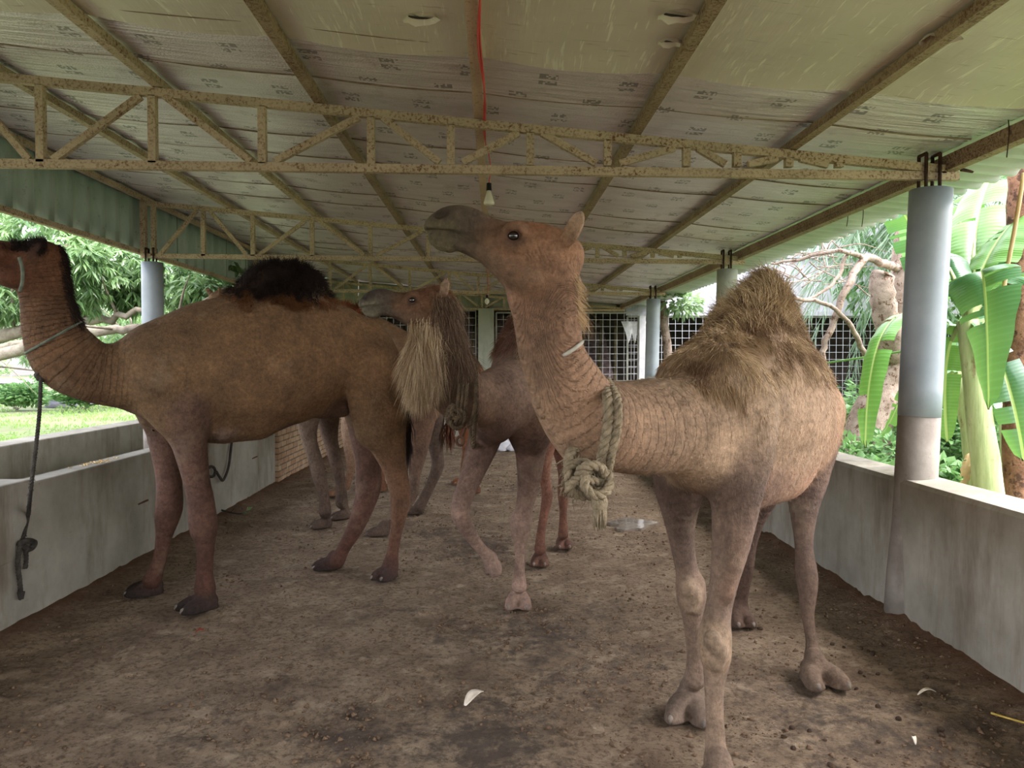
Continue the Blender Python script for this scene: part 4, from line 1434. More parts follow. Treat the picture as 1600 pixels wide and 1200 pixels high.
        for it in range(1 if h < .0085 else 2):
            s_ = np.zeros_like(V); c_ = np.zeros(len(V))
            for k in range(3):
                s_[:, k] = np.bincount(e[:, 0], V[e[:, 1], k], len(V))
            c_ = np.bincount(e[:, 0], minlength=len(V))
            mk = c_ > 0
            V[mk] = V[mk] * .45 + .55 * s_[mk] / c_[mk][:, None]
        s.V, s.F = V, F
        # vertex normals
        a = V[F[:, 2]] - V[F[:, 0]]; b = V[F[:, 3]] - V[F[:, 1]]
        fn = np.cross(a, b)
        N = np.zeros_like(V)
        for j in range(4):
            for k in range(3):
                N[:, k] += np.bincount(F[:, j], fn[:, k], len(V))
        s.N = N / (np.linalg.norm(N, axis=1, keepdims=True) + 1e-12)
        # colours and folds
        col = np.zeros_like(V); wt = np.full(len(V), 1e-9); arc = np.zeros(len(V)); wrk = np.zeros(len(V)); aw = np.full(len(V), 1e-9)
        for p in s.prims:
            if p['sub'] and p['cw'] == 1.0: continue
            m = np.all((V > p['lo'] - .10) & (V < p['hi'] + .10), axis=1)
            if not m.any(): continue
            d, t = s.dist(p, V[m].astype(np.float32), True)
            Lt = max(p['L'][-1], 1e-6)
            d = np.abs(d) if p['sub'] else d
            w_ = np.exp(-np.clip(d, -.005, 1) / (.010 if p['sub'] else .014)) * p['cw']
            fr = (t / Lt)[:, None]
            col[m] += w_[:, None] * (p['c1'] * (1 - fr) + p['c2'] * fr); wt[m] += w_
            if max(p['wr']) > 0:
                w2 = np.exp(-np.clip(d, 0, 1) / .03)
                ww = p['wr'][0] * (1 - fr[:, 0]) + p['wr'][1] * fr[:, 0]
                arc[m] += w2 * (t + p['arc0']); aw[m] += w2
                wrk[m] = np.maximum(wrk[m], w2 * ww)
        s.C = col / wt[:, None]
        s.arc = arc / aw
        fw_ = np.zeros(len(V))
        for p in s.prims:
            if p['wr'][0] < 0 and not p['sub']:
                m = np.all((V > p['lo'] - .05) & (V < p['hi'] + .05), axis=1)
                if m.any(): fw_[m] = np.maximum(fw_[m], np.exp(-np.clip(s.dist(p, V[m].astype(np.float32)), 0, 1) / .012))
        s.wrk = np.clip(wrk * (1 - fw_), 0, 1)
        return s

    def build(s, name, root, mat=None):
        s.obj = np_mesh(name, s.V, s.F, mat or M['coat'], root, col=s.C, attrs={'arc': s.arc, 'wrk': s.wrk})
        return s.obj


def fur(name, body, mask, n, L, wd, root, cfun, comb=(0, 0, -1), lift=.5, grav=.6, seed=0, segs=4, curl=.25, taper=True, clump=0):
    """mask: per-vertex density 0..1. strands grow from the skin, combed and falling"""
    rs = np.random.RandomState(seed)
    p = mask.astype(float); p /= p.sum()
    i = rs.choice(len(p), n, p=p)
    mk = mask[i]
    P = body.V[i] + rs.normal(size=(n, 3)) * body.h * .6
    N = body.N[i]
    cb = np.asarray(comb, float)
    if callable(comb): cb = comb(P)
    ct = cb - (N * cb).sum(1, keepdims=True) * N
    ct /= np.linalg.norm(ct, axis=1, keepdims=True) + 1e-6
    # shared tuft directions from smooth noise
    nx_ = np.stack([vnoise(P[:, 0] * 22 + 50, P[:, 2] * 22 + 50, 5) - .5, vnoise(P[:, 1] * 22 + 50, P[:, 2] * 22 + 90, 6) - .5, vnoise(P[:, 0] * 22 + 20, P[:, 1] * 22 + 50, 7) - .5], 1)
    D = N * lift + ct * (1 - lift) + rs.normal(size=(n, 3)) * .12 + nx_ * (1.2 * curl + clump)
    D /= np.linalg.norm(D, axis=1, keepdims=True)
    Ls = (L if not hasattr(L, '__len__') else rs.uniform(L[0], L[1], n)) * (.55 + .45 * mk) * rs.uniform(.7, 1.15, n)
    sg = segs
    ts = np.linspace(0, 1, sg + 1)
    side = np.cross(D, N + rs.normal(size=(n, 3)) * .3); side /= np.linalg.norm(side, axis=1, keepdims=True) + 1e-9
    nm = np.cross(side, D)
    wob = rs.normal(size=(n, 3)) * curl * .35
    V = np.zeros((n, sg * 3 + 1, 3), np.float32)
    g = np.array([0, 0, -1.0])
    def at(t):
        return P - N * .003 + (D * t + g * grav * t * t * .9 + wob * t * t)* Ls[:, None]
    for j in range(sg):
        t = ts[j]; c = at(t); w_ = wd * (1 - .75 * t) if taper else wd
        for k in range(3):
            a = 2 * math.pi * k / 3
            V[:, j * 3 + k] = c + side * math.cos(a) * w_ + nm * math.sin(a) * w_
    V[:, -1] = at(1.0)
    Fq = []
    for j in range(sg - 1):
        for k in range(3):
            a, b, c_, d_ = j * 3 + k, j * 3 + (k + 1) % 3, (j + 1) * 3 + (k + 1) % 3, (j + 1) * 3 + k
            Fq += [(a, b, c_), (a, c_, d_)]
    for k in range(3):
        Fq.append(((sg - 1) * 3 + k, (sg - 1) * 3 + (k + 1) % 3, sg * 3))
    Fq = np.array(Fq)
    F = (Fq[None] + (np.arange(n) * (sg * 3 + 1))[:, None, None]).reshape(-1, 3)
    C = cfun(P, body.C[i], rs)
    C = np.repeat(C * rs.uniform(.72, 1.25, (n, 1)), sg * 3 + 1, 0)
    return np_mesh(name, V.reshape(-1, 3), F, M['fur'], root, col=C)


def c3(*a): return np.array(srgb(*a))


def head(b, O, hx, hz, s, cs, detail=True, jaw=0.0, ear_col=None, earlen=1.0):
    """O: poll. hx forward, hz up; units px*s"""
    b.face = True
    hx = nrm(hx); hz = nrm(np.asarray(hz, float) - hx * (np.asarray(hz, float) @ hx)); hy = np.cross(hz, hx)
    O = np.asarray(O, float)
    def T(x, z, y=0.0): return O + (hx * x + hz * z + hy * y) * s
    def ch(pts, R, **k):
        b.chain([T(*p) for p in pts], [r * s for r in R], **k)
    face, muz, lip, eyec, top = cs['face'], cs['muzzle'], cs['lip'], cs['eye'], cs['top']
    ch([(2, -22), (30, -14), (60, -10)], [30, 36, 33], k=.03, col=face, lat=hy, sq=.80)
    ch([(18, 0), (45, 8), (72, 12)], [15, 16, 15], k=.03, col=top)
    ch([(78, -6), (120, 12), (160, 26)], [28, 23, 23], k=.04, col=face, col2=muz, lat=hy, sq=.74)
    ch([(150, 27), (180, 33), (200, 24)], [20, 19, 17], k=.03, col=muz, lat=hy, sq=.95)
    for y in (-1, 1):
        ch([(202, 26, 5 * y), (212, 19, 6 * y), (208, 10, 7 * y)], [10, 9, 7], k=.012, col=muz, col2=lip)
        ch([(165, 16, 10 * y), (190, 16, 9 * y)], [13, 11], k=.02, col=muz)
        # brow, eye socket, cheekbone
        ch([(68, 13, 22 * y), (84, 15, 27 * y), (98, 6, 24 * y)], [9, 10, 8], k=.022, col=face)
        ch([(64, -12, 25 * y), (88, -16, 26 * y), (120, -8, 17 * y)], [11, 12, 8], k=.03, col=face)
        ch([(84, 2, 36 * y)], [10.5], k=.008, sub=True, cw=2.0, col=eyec)
        ch([(70, 7, 31 * y), (80, 13.5, 33 * y), (94, 10, 30 * y)], [3.6, 4.2, 3.4], k=.008, col=face, cw=1.4)
        ch([(74, -7, 31 * y), (84, -9, 31 * y), (94, -5, 29 * y)], [3, 3.4, 3], k=.008, col=eyec, cw=1.2)
        ch([(42, 22, 27 * y), (54, 22, 26 * y)], [9, 7], k=.03, sub=True, cw=1.2, col=eyec)
        # ears
        ch([(4, -8, 25 * y), (-3, 6, 34 * y), (-12, 24 * earlen, 39 * y), (-18, 35 * earlen, 40 * y)], [10, 14, 12, 4], k=.012, col=ear_col if ear_col is not None else face,
           col2=cs.get('eartip', face), lat=nrm(hy * y * .9 + hx * .45), sq=.42)
        ch([(0, 4, 44 * y), (-7, 16, 48 * y), (-14, 28 * earlen, 48 * y)], [6, 8, 4], k=.008, sub=True, cw=.5, col=np.array(face) * .55)
        # jaw
        ch([(14, -54, 15 * y), (48, -64, 18 * y), (86, -48, 16 * y), (126, -22, 12 * y), (166, -6, 9 * y)], [22, 26, 22, 14, 10], k=.018, col=face, col2=muz)
        ch([(198, 34, 12 * y), (186, 37, 15 * y)], [5.0, 4.0], k=.006, sub=True, cw=2.5, col=np.array(muz) * .2)
        ch([(220, 10, 2 * y), (203, 10.5, 16 * y), (178, 8, 18.5 * y), (150, -4, 17.5 * y)], [4.6, 4.8, 4.4, 2.6], k=.005, sub=True, cw=1.6, col=np.array(lip) * .5)
        ch([(206, 17, 17 * y), (180, 15, 21 * y)], [3.0, 2.6], k=.01, cw=2.0, col=np.array(lip) * 1.25)
    ch([(160, -4), (190, -2), (205, 0)], [12, 11, 9], k=.02, col=muz, col2=lip, lat=hy, sq=.9)
    ch([(196, -8), (182, -12)], [8, 8], k=.02, col=lip)
    b.headT = T; b.hy = hy; b.hs = s; b.face = False
    return T


def eyes(b, root, both=True):
    T, hy, s = b.headT, b.hy, b.hs
    for y in (-1, 1):
        c = T(84, 2, 26.0 * y)
        mb = MB(); r = 9.0 * s
        vs = []; n = 12
        pts = [(c + hy * r * math.sin(a)) for a in np.linspace(-math.pi / 2, math.pi / 2, 9)]
        mb.tube([p for p in pts], [max(r * math.cos(a), 1e-4) for a in np.linspace(-math.pi / 2, math.pi / 2, 9)], 16)
        mb.build('eye', M['eye'], root)


def foot(b, root, at, fwd, col, s=1.0, spread=.036, nails=True, top=None, toe=None):
    """at: middle of the sole. two splayed toes on a broad pad"""
    at = np.array([at[0], at[1], 0.0]); f = nrm(np.array([fwd[0], fwd[1], 0])); l = np.array([-f[1], f[0], 0])
    up = np.array([0, 0, 1.0])
    toe = col if toe is None else toe
    for y in (-1, 1):
        b.chain([at - f * .055 * s + l * .018 * y * s + up * .045 * s, at + f * .02 * s + l * spread * .9 * y * s + up * .042 * s,
                 at + f * .075 * s + l * spread * 1.15 * y * s + up * .030 * s, at + f * .105 * s + l * spread * 1.25 * y * s + up * .022 * s],
                [.040 * s, .040 * s, .032 * s, .019 * s], k=.012, col=col, col2=toe, n=3)
        b.chain([at - f * .05 * s + up * .010 + l * .02 * y * s, at + f * .06 * s + l * spread * y * s + up * .010], [.046 * s, .043 * s], k=.02, col=toe, lat=up, sq=.4, n=2)
        if nails and root is not None:
            mb = MB(); a = at + f * .107 * s + l * spread * 1.27 * y * s + up * .030 * s
            mb.tube([a - f * .012 * s + up * .008 * s, a + f * .008 * s + up * .002, a + f * .020 * s - up * .012 * s], [.009 * s, .011 * s, .004 * s], 8)
            mb.build('toenail', M['nail'], root)
    if top is not None:
        b.chain([top, at - f * .04 * s + up * .10 * s, at - f * .02 * s + up * .055 * s], [.036 * s, .040 * s, .046 * s], k=.025, col=col, n=3)


def leg(b, pts, Yt, Yf, col, col2=None, k=.035, lat=None, sq=1.0, minus=0.0):
    """pts: (u, v, half width px). depth slides evenly from the hip to the foot"""
    v0, v1 = pts[0][1], pts[-1][1]
    P = []; R = []
    for u, v, r in pts:
        Y = Yt + (Yf - Yt) * (v - v0) / (v1 - v0)
        P.append(W(u, v, Y)); R.append(r * Y / FPX)
    b.chain(P, R, k=k, col=col, col2=col2, lat=lat, sq=sq, n=4)
    return P


def px(b, pts, **k):
    P = [W(u, v, Y) for u, v, Y, r in pts]; R = [r * Y / FPX for u, v, Y, r in pts]
    b.chain(P, R, **k)
    return P


def knee(b, u, v, Y, r, col, f=None, dz=.03, k=.03):
    c = W(u, v, Y)
    b.chain([c + (0, 0, dz), c - (0, 0, dz)], [r * Y / FPX, r * .92 * Y / FPX], k=k, col=col)


def start(name, at, lab, cat='camel'):
    return empty(name, (at[0], at[1], 0), lab, cat, 'camels in the shed')


# ================= camel F: right foreground
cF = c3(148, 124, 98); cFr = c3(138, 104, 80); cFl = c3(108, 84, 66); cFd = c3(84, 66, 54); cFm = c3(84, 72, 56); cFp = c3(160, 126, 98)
def camel_F():
    root = start('camel', (1.2, 3.7), 'tan camel in the right foreground with shaggy pale hump and thick rope collar')
    b = Body(.0062)
    fw = nrm((-.56, -.83, 0)); lat = nrm((.83, -.56, 0))   # lat: to the camera's right
    # trunk
    px(b, [(1128, 640, 3.15, 92), (1176, 630, 3.5, 124), (1198, 642, 3.85, 124), (1224, 650, 4.15, 104), (1244, 652, 4.40, 74)], k=.06, col=cF, col2=cFp, lat=lat, sq=.80, n=4)
    px(b, [(1180, 562, 3.55, 88), (1196, 580, 3.85, 82), (1212, 615, 4.2, 70)], k=.10, col=cF, lat=lat, sq=.66)
    # hump
    px(b, [(1146, 532, 3.45, 50), (1184, 508, 3.65, 54), (1206, 545, 3.95, 50)], k=.10, col=cF, lat=lat, sq=.75)
    px(b, [(1196, 505, 3.62, 46), (1196, 468, 3.62, 36), (1196, 445, 3.62, 22)], k=.07, col=cF, lat=lat, sq=.9)
    # withers and shoulder
    px(b, [(1070, 596, 3.10, 44), (1118, 575, 3.28, 52)], k=.10, col=cF)
    px(b, [(1150, 640, 3.02, 66), (1152, 700, 2.98, 58), (1150, 752, 2.95, 44)], k=.08, col=cF, col2=c3(98, 80, 67), lat=fw, sq=.8)
    px(b, [(1082, 660, 3.12, 60), (1078, 720, 3.15, 46)], k=.08, col=cF)
    # chest and brisket
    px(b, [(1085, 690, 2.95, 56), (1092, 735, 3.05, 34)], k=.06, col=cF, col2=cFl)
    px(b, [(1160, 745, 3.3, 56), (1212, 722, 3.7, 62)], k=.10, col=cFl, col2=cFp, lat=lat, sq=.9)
    # neck with folds
    px(b, [(1110, 655, 3.05, 86), (1040, 668, 2.92, 74), (975, 672, 2.84, 68), (920, 655, 2.78, 68), (890, 612, 2.75, 60), (868, 560, 2.74, 50), (860, 510, 2.74, 49), (853, 462, 2.74, 50), (845, 425, 2.74, 46)],
       k=.05, col=cF, col2=cFr, lat=lat * .4 + np.array([.1, .9, 0]), sq=.72, n=5, wr=(.25, 1.0))
    px(b, [(1010, 630, 2.9, 30), (960, 628, 2.84, 24)], k=.08, col=cF, wr=.45)
    # folds hanging at throat
    px(b, [(822, 470, 2.73, 22), (826, 520, 2.73, 20), (836, 570, 2.73, 20), (858, 630, 2.74, 22), (900, 700, 2.78, 22)], k=.05, col=cFr, col2=cF, wr=.6)
    px(b, [(858, 560, 2.56, 7), (872, 610, 2.55, 9), (890, 660, 2.56, 9), (905, 700, 2.6, 7)], k=.05, sub=True, col=cF)
    T = head(b, W(885, 376, 2.72), (-1, -.02, .0), (0, 0, 1), 2.72 / FPX, dict(face=c3(132, 98, 72), muzzle=cFm, lip=c3(100, 92, 66), eye=c3(40, 28, 22), top=c3(136, 88, 58), eartip=c3(168, 144, 116)))
    px(b, [(850, 430, 2.73, 50), (835, 450, 2.73, 40)], k=.05, col=cFr, lat=(0, 1, 0), sq=.7, wr=.7)
    # front near leg
    leg(b, [(1150, 740, 44), (1149, 790, 39), (1142, 850, 31), (1131, 910, 23), (1122, 955, 22), (1117, 995, 26), (1119, 1030, 23), (1116, 1075, 16), (1117, 1130, 15), (1119, 1190, 19)], 2.98, 2.84, c3(96, 77, 64), c3(132, 112, 92), lat=lat, sq=.95)
    knee(b, 1117, 1010, 2.86, 25, cF)
    f1 = G(1120, 1236); foot(b, root, (f1[0] + .0, f1[1] - .02), (-.35, -.9), c3(116, 98, 82), 1.1, top=W(1119, 1190, 2.84))
    # front far leg
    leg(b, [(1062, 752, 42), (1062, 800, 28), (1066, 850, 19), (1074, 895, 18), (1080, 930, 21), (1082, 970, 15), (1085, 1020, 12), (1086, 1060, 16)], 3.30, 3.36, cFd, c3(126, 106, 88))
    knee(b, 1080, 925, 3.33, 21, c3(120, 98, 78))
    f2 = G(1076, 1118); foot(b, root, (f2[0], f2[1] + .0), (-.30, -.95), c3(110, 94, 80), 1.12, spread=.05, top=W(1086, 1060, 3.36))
    # hind near
    px(b, [(1262, 655, 4.25, 62), (1262, 700, 4.15, 50)], k=.08, col=cFp, col2=cFd, lat=lat, sq=.8)
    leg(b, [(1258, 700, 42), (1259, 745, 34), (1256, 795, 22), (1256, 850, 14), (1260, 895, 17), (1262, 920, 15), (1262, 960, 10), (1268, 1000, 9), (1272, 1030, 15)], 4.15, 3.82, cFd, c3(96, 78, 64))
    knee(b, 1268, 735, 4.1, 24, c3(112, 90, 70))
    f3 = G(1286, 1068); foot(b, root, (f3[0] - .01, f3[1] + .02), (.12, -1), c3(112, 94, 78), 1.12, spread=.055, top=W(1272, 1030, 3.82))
    # hind far
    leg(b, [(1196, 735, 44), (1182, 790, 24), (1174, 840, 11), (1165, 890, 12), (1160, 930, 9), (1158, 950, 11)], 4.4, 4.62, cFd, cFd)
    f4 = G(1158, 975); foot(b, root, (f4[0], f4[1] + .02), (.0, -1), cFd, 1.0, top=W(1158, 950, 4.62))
    # callused knees and tendons
    for (u, v, Y, r) in ((1112, 1002, 2.80, 13), (1124, 1018, 2.80, 12), (1118, 1036, 2.81, 11), (1074, 918, 3.27, 11), (1086, 930, 3.27, 10), (1080, 946, 3.28, 9)):
        px(b, [(u, v - 4, Y, r), (u + 2, v + 5, Y, r * .9)], k=.02, col=c3(134, 114, 92))
    px(b, [(1128, 800, 2.90, 5), (1124, 860, 2.88, 6), (1116, 930, 2.85, 5)], k=.03, sub=True, col=cFl)
    px(b, [(1160, 800, 2.92, 12), (1150, 860, 2.90, 11), (1136, 930, 2.87, 8)], k=.04, col=cFl)
    px(b, [(1107, 1060, 2.80, 3.5), (1106, 1110, 2.79, 4), (1108, 1160, 2.78, 3.5)], k=.02, sub=True, col=c3(124, 104, 86))
    px(b, [(1244, 800, 3.98, 6), (1250, 850, 3.90, 5)], k=.03, sub=True, col=cFd)
    # shoulder point, elbow hollow, hip bone and flank of the tan camel
    px(b, [(1140, 590, 3.06, 30), (1122, 655, 2.99, 36), (1108, 712, 2.97, 36)], k=.12, col=cF)
    px(b, [(1290, 640, 4.10, 24)], k=.08, col=cF)
    px(b, [(1118, 735, 2.74, 9), (1142, 760, 2.72, 8)], k=.04, sub=True, col=cFl)
    b.mesh(); b.build('body', root); eyes(b, root)
    V, N = b.V, b.N
    zz = V[:, 2]; u = (V[:, 0]); 
    trunk = (V[:, 1] > 2.9) & (zz > 1.25)
    # shaggy hump and back
    mk = np.clip((zz - 1.48) / .22, 0, 1) * trunk * (N[:, 2] > -.4)
    tan = [c3(178, 152, 116), c3(148, 122, 90), c3(116, 90, 64)]
    def cf(P, C, rs):
        n_ = vnoise(P[:, 0] * 9 + 30, P[:, 2] * 9 + P[:, 1] * 7 + 30, 12)[:, None]
        a = np.where(n_ > .62, tan[0], np.where(n_ > .36, tan[1], tan[2]))
        return a
    fur('hump_fur', b, mk, 34000, (.035, .08), .0015, root, cf, (-.15, -.1, -1), .20, .5, 1, 4, .42, clump=.35)
    mk = np.clip((zz - 1.68) / .2, 0, 1) * trunk
    sh = ((V[:, 1] > 2.85) & (V[:, 1] < 3.75) & (zz > 1.28) & (N[:, 1] < .2)).astype(float)
    uu = 772 + V[:, 0] / V[:, 1] * FPX; vv = 567 - (zz - 1.6) / V[:, 1] * FPX
    sh *= np.clip(1.2 - np.abs(uu - 1125) / 70, 0, 1) * np.clip((735 - vv) / 120, 0, 1) * (vnoise(V[:, 0] * 13 + 40, V[:, 2] * 9, 19) > .25)
    fur('shoulder_fur', b, sh, 9000, (.03, .065), .0013, root, cf, (-.05, -.1, -1), .12, .5, 21, 4, .35, clump=.3)
    fur('hump_crest', b, mk, 7000, (.05, .11), .0015, root, lambda P, C, rs: np.where(rs.rand(len(P), 1) > .5, c3(190, 166, 126), c3(150, 124, 90)), (-.2, .2, .3), .42, .3, 2, 4, .6)
    # short coat everywhere else
    mk = np.clip((zz - .75) / .4, 0, 1) * (1.0 - .7 * (zz > 1.9)) * (V[:, 1] > 2.85)
    fur('body_hair', b, mk, 30000, (.012, .026), .0009, root, lambda P, C, rs: C * 1.15, (.35, .5, -1), .22, .3, 3, 3, .2)
    mk = ((V[:, 1] < 2.9) & (N[:, 0] > .72) & (zz > 1.72) & (zz < 2.12)).astype(float)
    mk = mk * np.clip(vnoise(zz * 9, zz * 0 + 3, 8) * 2.2 - 1.0, 0, 1)
    fur('mane', b, mk, 420, (.04, .10), .0008, root, lambda P, C, rs: np.tile(c3(190, 160, 120), (len(P), 1)), (.8, 0, -1), .45, .5, 4, 4, .5)
    return root, b


rootF, bF = camel_F()


# ================= camel A: brown, side on at left
fA = np.array([-.846, -.533, 0]); nA = np.array([.533, -.846, 0])     # nA points to the camera's side
PA0 = np.array([-1.59, 5.32, 0])


def pl(u, v, P0, n, off=0.0):
    d = ray(u, v)
    return EYE + d * (((P0 - EYE) @ n + off) / (d @ n))


def plc(b, pts, P0, nv, off=0.0, **k):
    P = []; R = []
    for p in pts:
        q = pl(p[0], p[1], P0, nv, off if len(p) < 4 else p[3]); P.append(q); R.append(p[2] * q[1] / FPX)
    b.chain(P, R, **k); return P


cA = c3(110, 86, 60); cAd = c3(60, 45, 34); cAl = c3(96, 73, 59); cAt = c3(124, 94, 64)


def camel_A():
    root = start('camel', (PA0[0], PA0[1]), 'brown camel standing side on at left with dark woolly hump')
    b = Body(.009)
    k = dict(P0=PA0, nv=nA)
    plc(b, [(262, 578, 78), (320, 576, 96), (390, 574, 100), (455, 562, 94), (512, 545, 66), (560, 552, 56)], k=.05, col=cA, col2=cAt, lat=nA, sq=.72, **k)
    plc(b, [(330, 520, 42), (400, 500, 46), (460, 500, 46), (520, 520, 38)], k=.12, col=cA, lat=nA, sq=.8, **k)
    plc(b, [(385, 468, 26), (425, 450, 36), (465, 452, 36), (490, 472, 26)], k=.07, col=cAd, lat=nA, sq=.8, **k)
    # rump and tail head
    plc(b, [(556, 560, 60), (588, 580, 44), (604, 602, 26)], k=.06, col=cAt, lat=nA, sq=.85, **k)
    # neck
    plc(b, [(258, 592, 62), (205, 588, 52), (150, 582, 47), (108, 560, 50), (84, 520, 42), (74, 478, 36), (68, 440, 34), (60, 412, 32)], k=.05, col=cA, col2=c3(96, 66, 44), lat=nA, sq=.68, n=5, wr=(.9, .8), **k)
    plc(b, [(285, 645, 36), (330, 660, 32), (400, 655, 32)], k=.08, col=cA, **k)
    plc(b, [(338, 672, 15), (352, 678, 12)], k=.04, col=c3(104, 84, 68), off=.02, **k)
    # belly line towards the groin, sheath
    plc(b, [(430, 638, 30), (500, 618, 26), (545, 600, 24)], k=.06, col=cAl, **k)
    plc(b, [(505, 640, 14), (535, 640, 12)], k=.05, col=cAl, **k)
    O = pl(54, 398, PA0, nA)
    hx = nrm(np.array([-.93, -.36, .03]))
    head(b, O, hx, (0, 0, 1), .00232, dict(face=c3(98, 60, 40), muzzle=c3(72, 52, 40), lip=c3(80, 66, 50), eye=c3(40, 28, 22), top=c3(50, 34, 28), eartip=c3(44, 30, 26)), ear_col=c3(48, 32, 26), earlen=.8)
    plc(b, [(74, 404, 24), (62, 436, 32)], k=.05, col=c3(98, 62, 42), lat=nA, sq=.7, **k)
    # shoulders
    plc(b, [(262, 590, 52), (276, 635, 44), (288, 665, 32)], k=.08, off=.14, col=cA, lat=nA, sq=.75, **k)
    plc(b, [(248, 590, 46), (252, 640, 36)], k=.08, off=-.14, col=cA, lat=nA, sq=.75, **k)
    # near front
    f = G(305, 955)
    q = pl(294, 672, PA0, nA, .17)
    leg(b, [(288, 640, 38), (294, 680, 28), (306, 745, 20), (314, 785, 20), (318, 820, 20), (321, 850, 14), (320, 890, 12), (320, 918, 16)], q[1], f[1] + .06, cAl, c3(84, 56, 44))
    knee(b, 317, 822, f[1] + .05, 19, cAl)
    foot(b, root, (f[0] + .02, f[1] + .03), (-.75, -.66), c3(66, 50, 42), 1.15, top=W(320, 918, f[1] + .06), toe=c3(44, 36, 32))
    # far front
    f = G(224, 932)
    q = pl(256, 672, PA0, nA, -.17)
    leg(b, [(258, 640, 36), (258, 680, 26), (264, 745, 19), (265, 785, 20), (262, 805, 19), (256, 840, 12), (248, 880, 10), (238, 905, 14)], q[1], f[1], cAl, c3(84, 56, 44))
    foot(b, root, (f[0], f[1] + .05), (-.93, -.35), c3(58, 44, 38), 1.12, top=W(238, 905, f[1] + .03), toe=c3(44, 36, 32))
    # near hind
    f = G(600, 906)
    plc(b, [(580, 578, 46), (588, 625, 45), (592, 665, 40)], k=.05, off=.20, col=cAt, col2=cA, lat=nA, sq=.72, **k)
    q = pl(600, 660, PA0, nA, .18)
    leg(b, [(596, 640, 38), (604, 685, 30), (615, 725, 20), (625, 765, 16), (625, 790, 15), (620, 825, 10), (614, 860, 9), (610, 885, 13)], q[1], f[1] + .1, cAt, c3(92, 62, 50))
    foot(b, root, (f[0] + .01, f[1] + .04), (-.5, -.86), c3(76, 54, 46), 1.0, top=W(610, 885, f[1] + .08), toe=c3(60, 46, 40))
    # far hind, stretched forward
    f = G(512, 890)
    plc(b, [(570, 590, 38), (572, 640, 34)], k=.08, off=-.15, col=cA, lat=nA, sq=.8, **k)
    q = pl(572, 640, PA0, nA, -.17)
    leg(b, [(570, 625, 34), (570, 675, 24), (574, 715, 20), (576, 755, 20), (570, 785, 17), (555, 825, 13), (538, 855, 10), (528, 876, 11)], q[1], f[1], cAl, c3(88, 58, 46))
    foot(b, root, (f[0], f[1] + .03), (-.95, -.3), c3(72, 52, 44), 1.0, top=W(528, 876, f[1]), toe=c3(58, 46, 40))
    # elbow fold, flank hollow, thigh edge, ribs of the brown camel
    plc(b, [(346, 676, 14), (362, 672, 10)], k=.02, off=.10, col=c3(112, 92, 78), **k)
    plc(b, [(590, 672, 24), (598, 690, 18)], k=.03, off=.24, col=cA, **k)
    b.mesh(); b.build('body', root); eyes(b, root)
    V, N = b.V, b.N
    s_ = (V - PA0) @ fA; z = V[:, 2]
    hc = pl(440, 470, PA0, nA); hs = (hc - PA0) @ fA
    mk = np.exp(-((s_ - hs) / .33) ** 4) * np.clip((z - 1.90) / .10, 0, 1) * np.clip(z - 1.88, 0, 1) ** .2
    mk = np.nan_to_num(mk)
    rag = vnoise(V[:, 0] * 11 + V[:, 1] * 11, V[:, 2] * 5, 31)
    mk = mk * (z + (rag - .5) * .14 > 1.98)
    fur('hump_wool', b, mk, 22000, (.04, .09), .0018, root,
        lambda P, C, rs: np.where((P[:, 2:3] + vnoise(P[:, 0] * 20, P[:, 1] * 20, 3)[:, None] * .10 > 2.12), c3(40, 28, 22), c3(110, 72, 42)), (.1, 0, -.5), .6, .3, 5, 4, .8, clump=.9)
    # dark mane on the back of the neck, and behind the ears
    u_ = np.array([.85, .5, 0]); m2 = ((N @ nrm(u_) > .55) & (s_ > 1.12) & (z > 1.80) & (z < 2.32)).astype(float)
    fur('mane', b, m2, 3500, (.018, .045), .0016, root, lambda P, C, rs: np.tile(c3(38, 27, 22), (len(P), 1)), (.4, .2, -1), .55, .3, 6, 3, .5)
    m3 = ((s_ > 1.3) & (z > 2.25) & (N[:, 2] > .1) & (772 + V[:, 0] / V[:, 1] * FPX > 34) & (772 + V[:, 0] / V[:, 1] * FPX < 92)).astype(float)
    if m3.sum() > 10:
        fur('forelock', b, m3, 2200, (.02, .05), .0015, root, lambda P, C, rs: np.tile(c3(34, 25, 21), (len(P), 1)), (0, 0, 1), .6, .1, 7, 3, .5)
    mk = np.clip((z - .8) / .4, 0, 1)
    fur('body_hair', b, mk, 16000, (.010, .020), .0010, root, lambda P, C, rs: C * 1.1, (.4, .2, -1), .15, .3, 8, 3, .2)
    # tail
    P = [pl(607, 560, PA0, nA, -.02), pl(622, 588, PA0, nA, -.03), pl(630, 640, PA0, nA, -.03), pl(633, 690, PA0, nA, -.03)]
    P = [P[0] - fA * .02] + [p - fA * .03 for p in P[1:]]
    mb = MB(); mb.tube(spline(P, 5), list(np.linspace(.035, .014, 16)), 10); tail = mb.build('tail', M['tail'], root)
    rs = np.random.RandomState(9)
    q = spline(P, 10)
    mb = MB()
    for i in range(260):
        a = q[rs.randint(8, len(q))]; e = rs.normal(size=3) * .016
        ln = rs.uniform(.10, .26)
        mb.tube([a + e * .4, a + e + (0, 0, -ln * .5), a + e * 1.1 + (0, 0, -ln)], [.004, .003, .001], 4)
    mb.build('tail_hair', M['black_hair'], tail)
    return root, b


M['tail'] = mottled('brown_tail_hide', srgb(62, 44, 34), srgb(84, 60, 44), 18, 0.9, 0.3)
M['black_hair'] = mottled('black_brown_hair', srgb(32, 24, 20), srgb(48, 36, 30), 18, 0.8, 0)
M['red_hair'] = mottled('red_brown_hair', srgb(84, 50, 34), srgb(112, 70, 46), 18, 0.8, 0)
rootA, bA_ = camel_A()


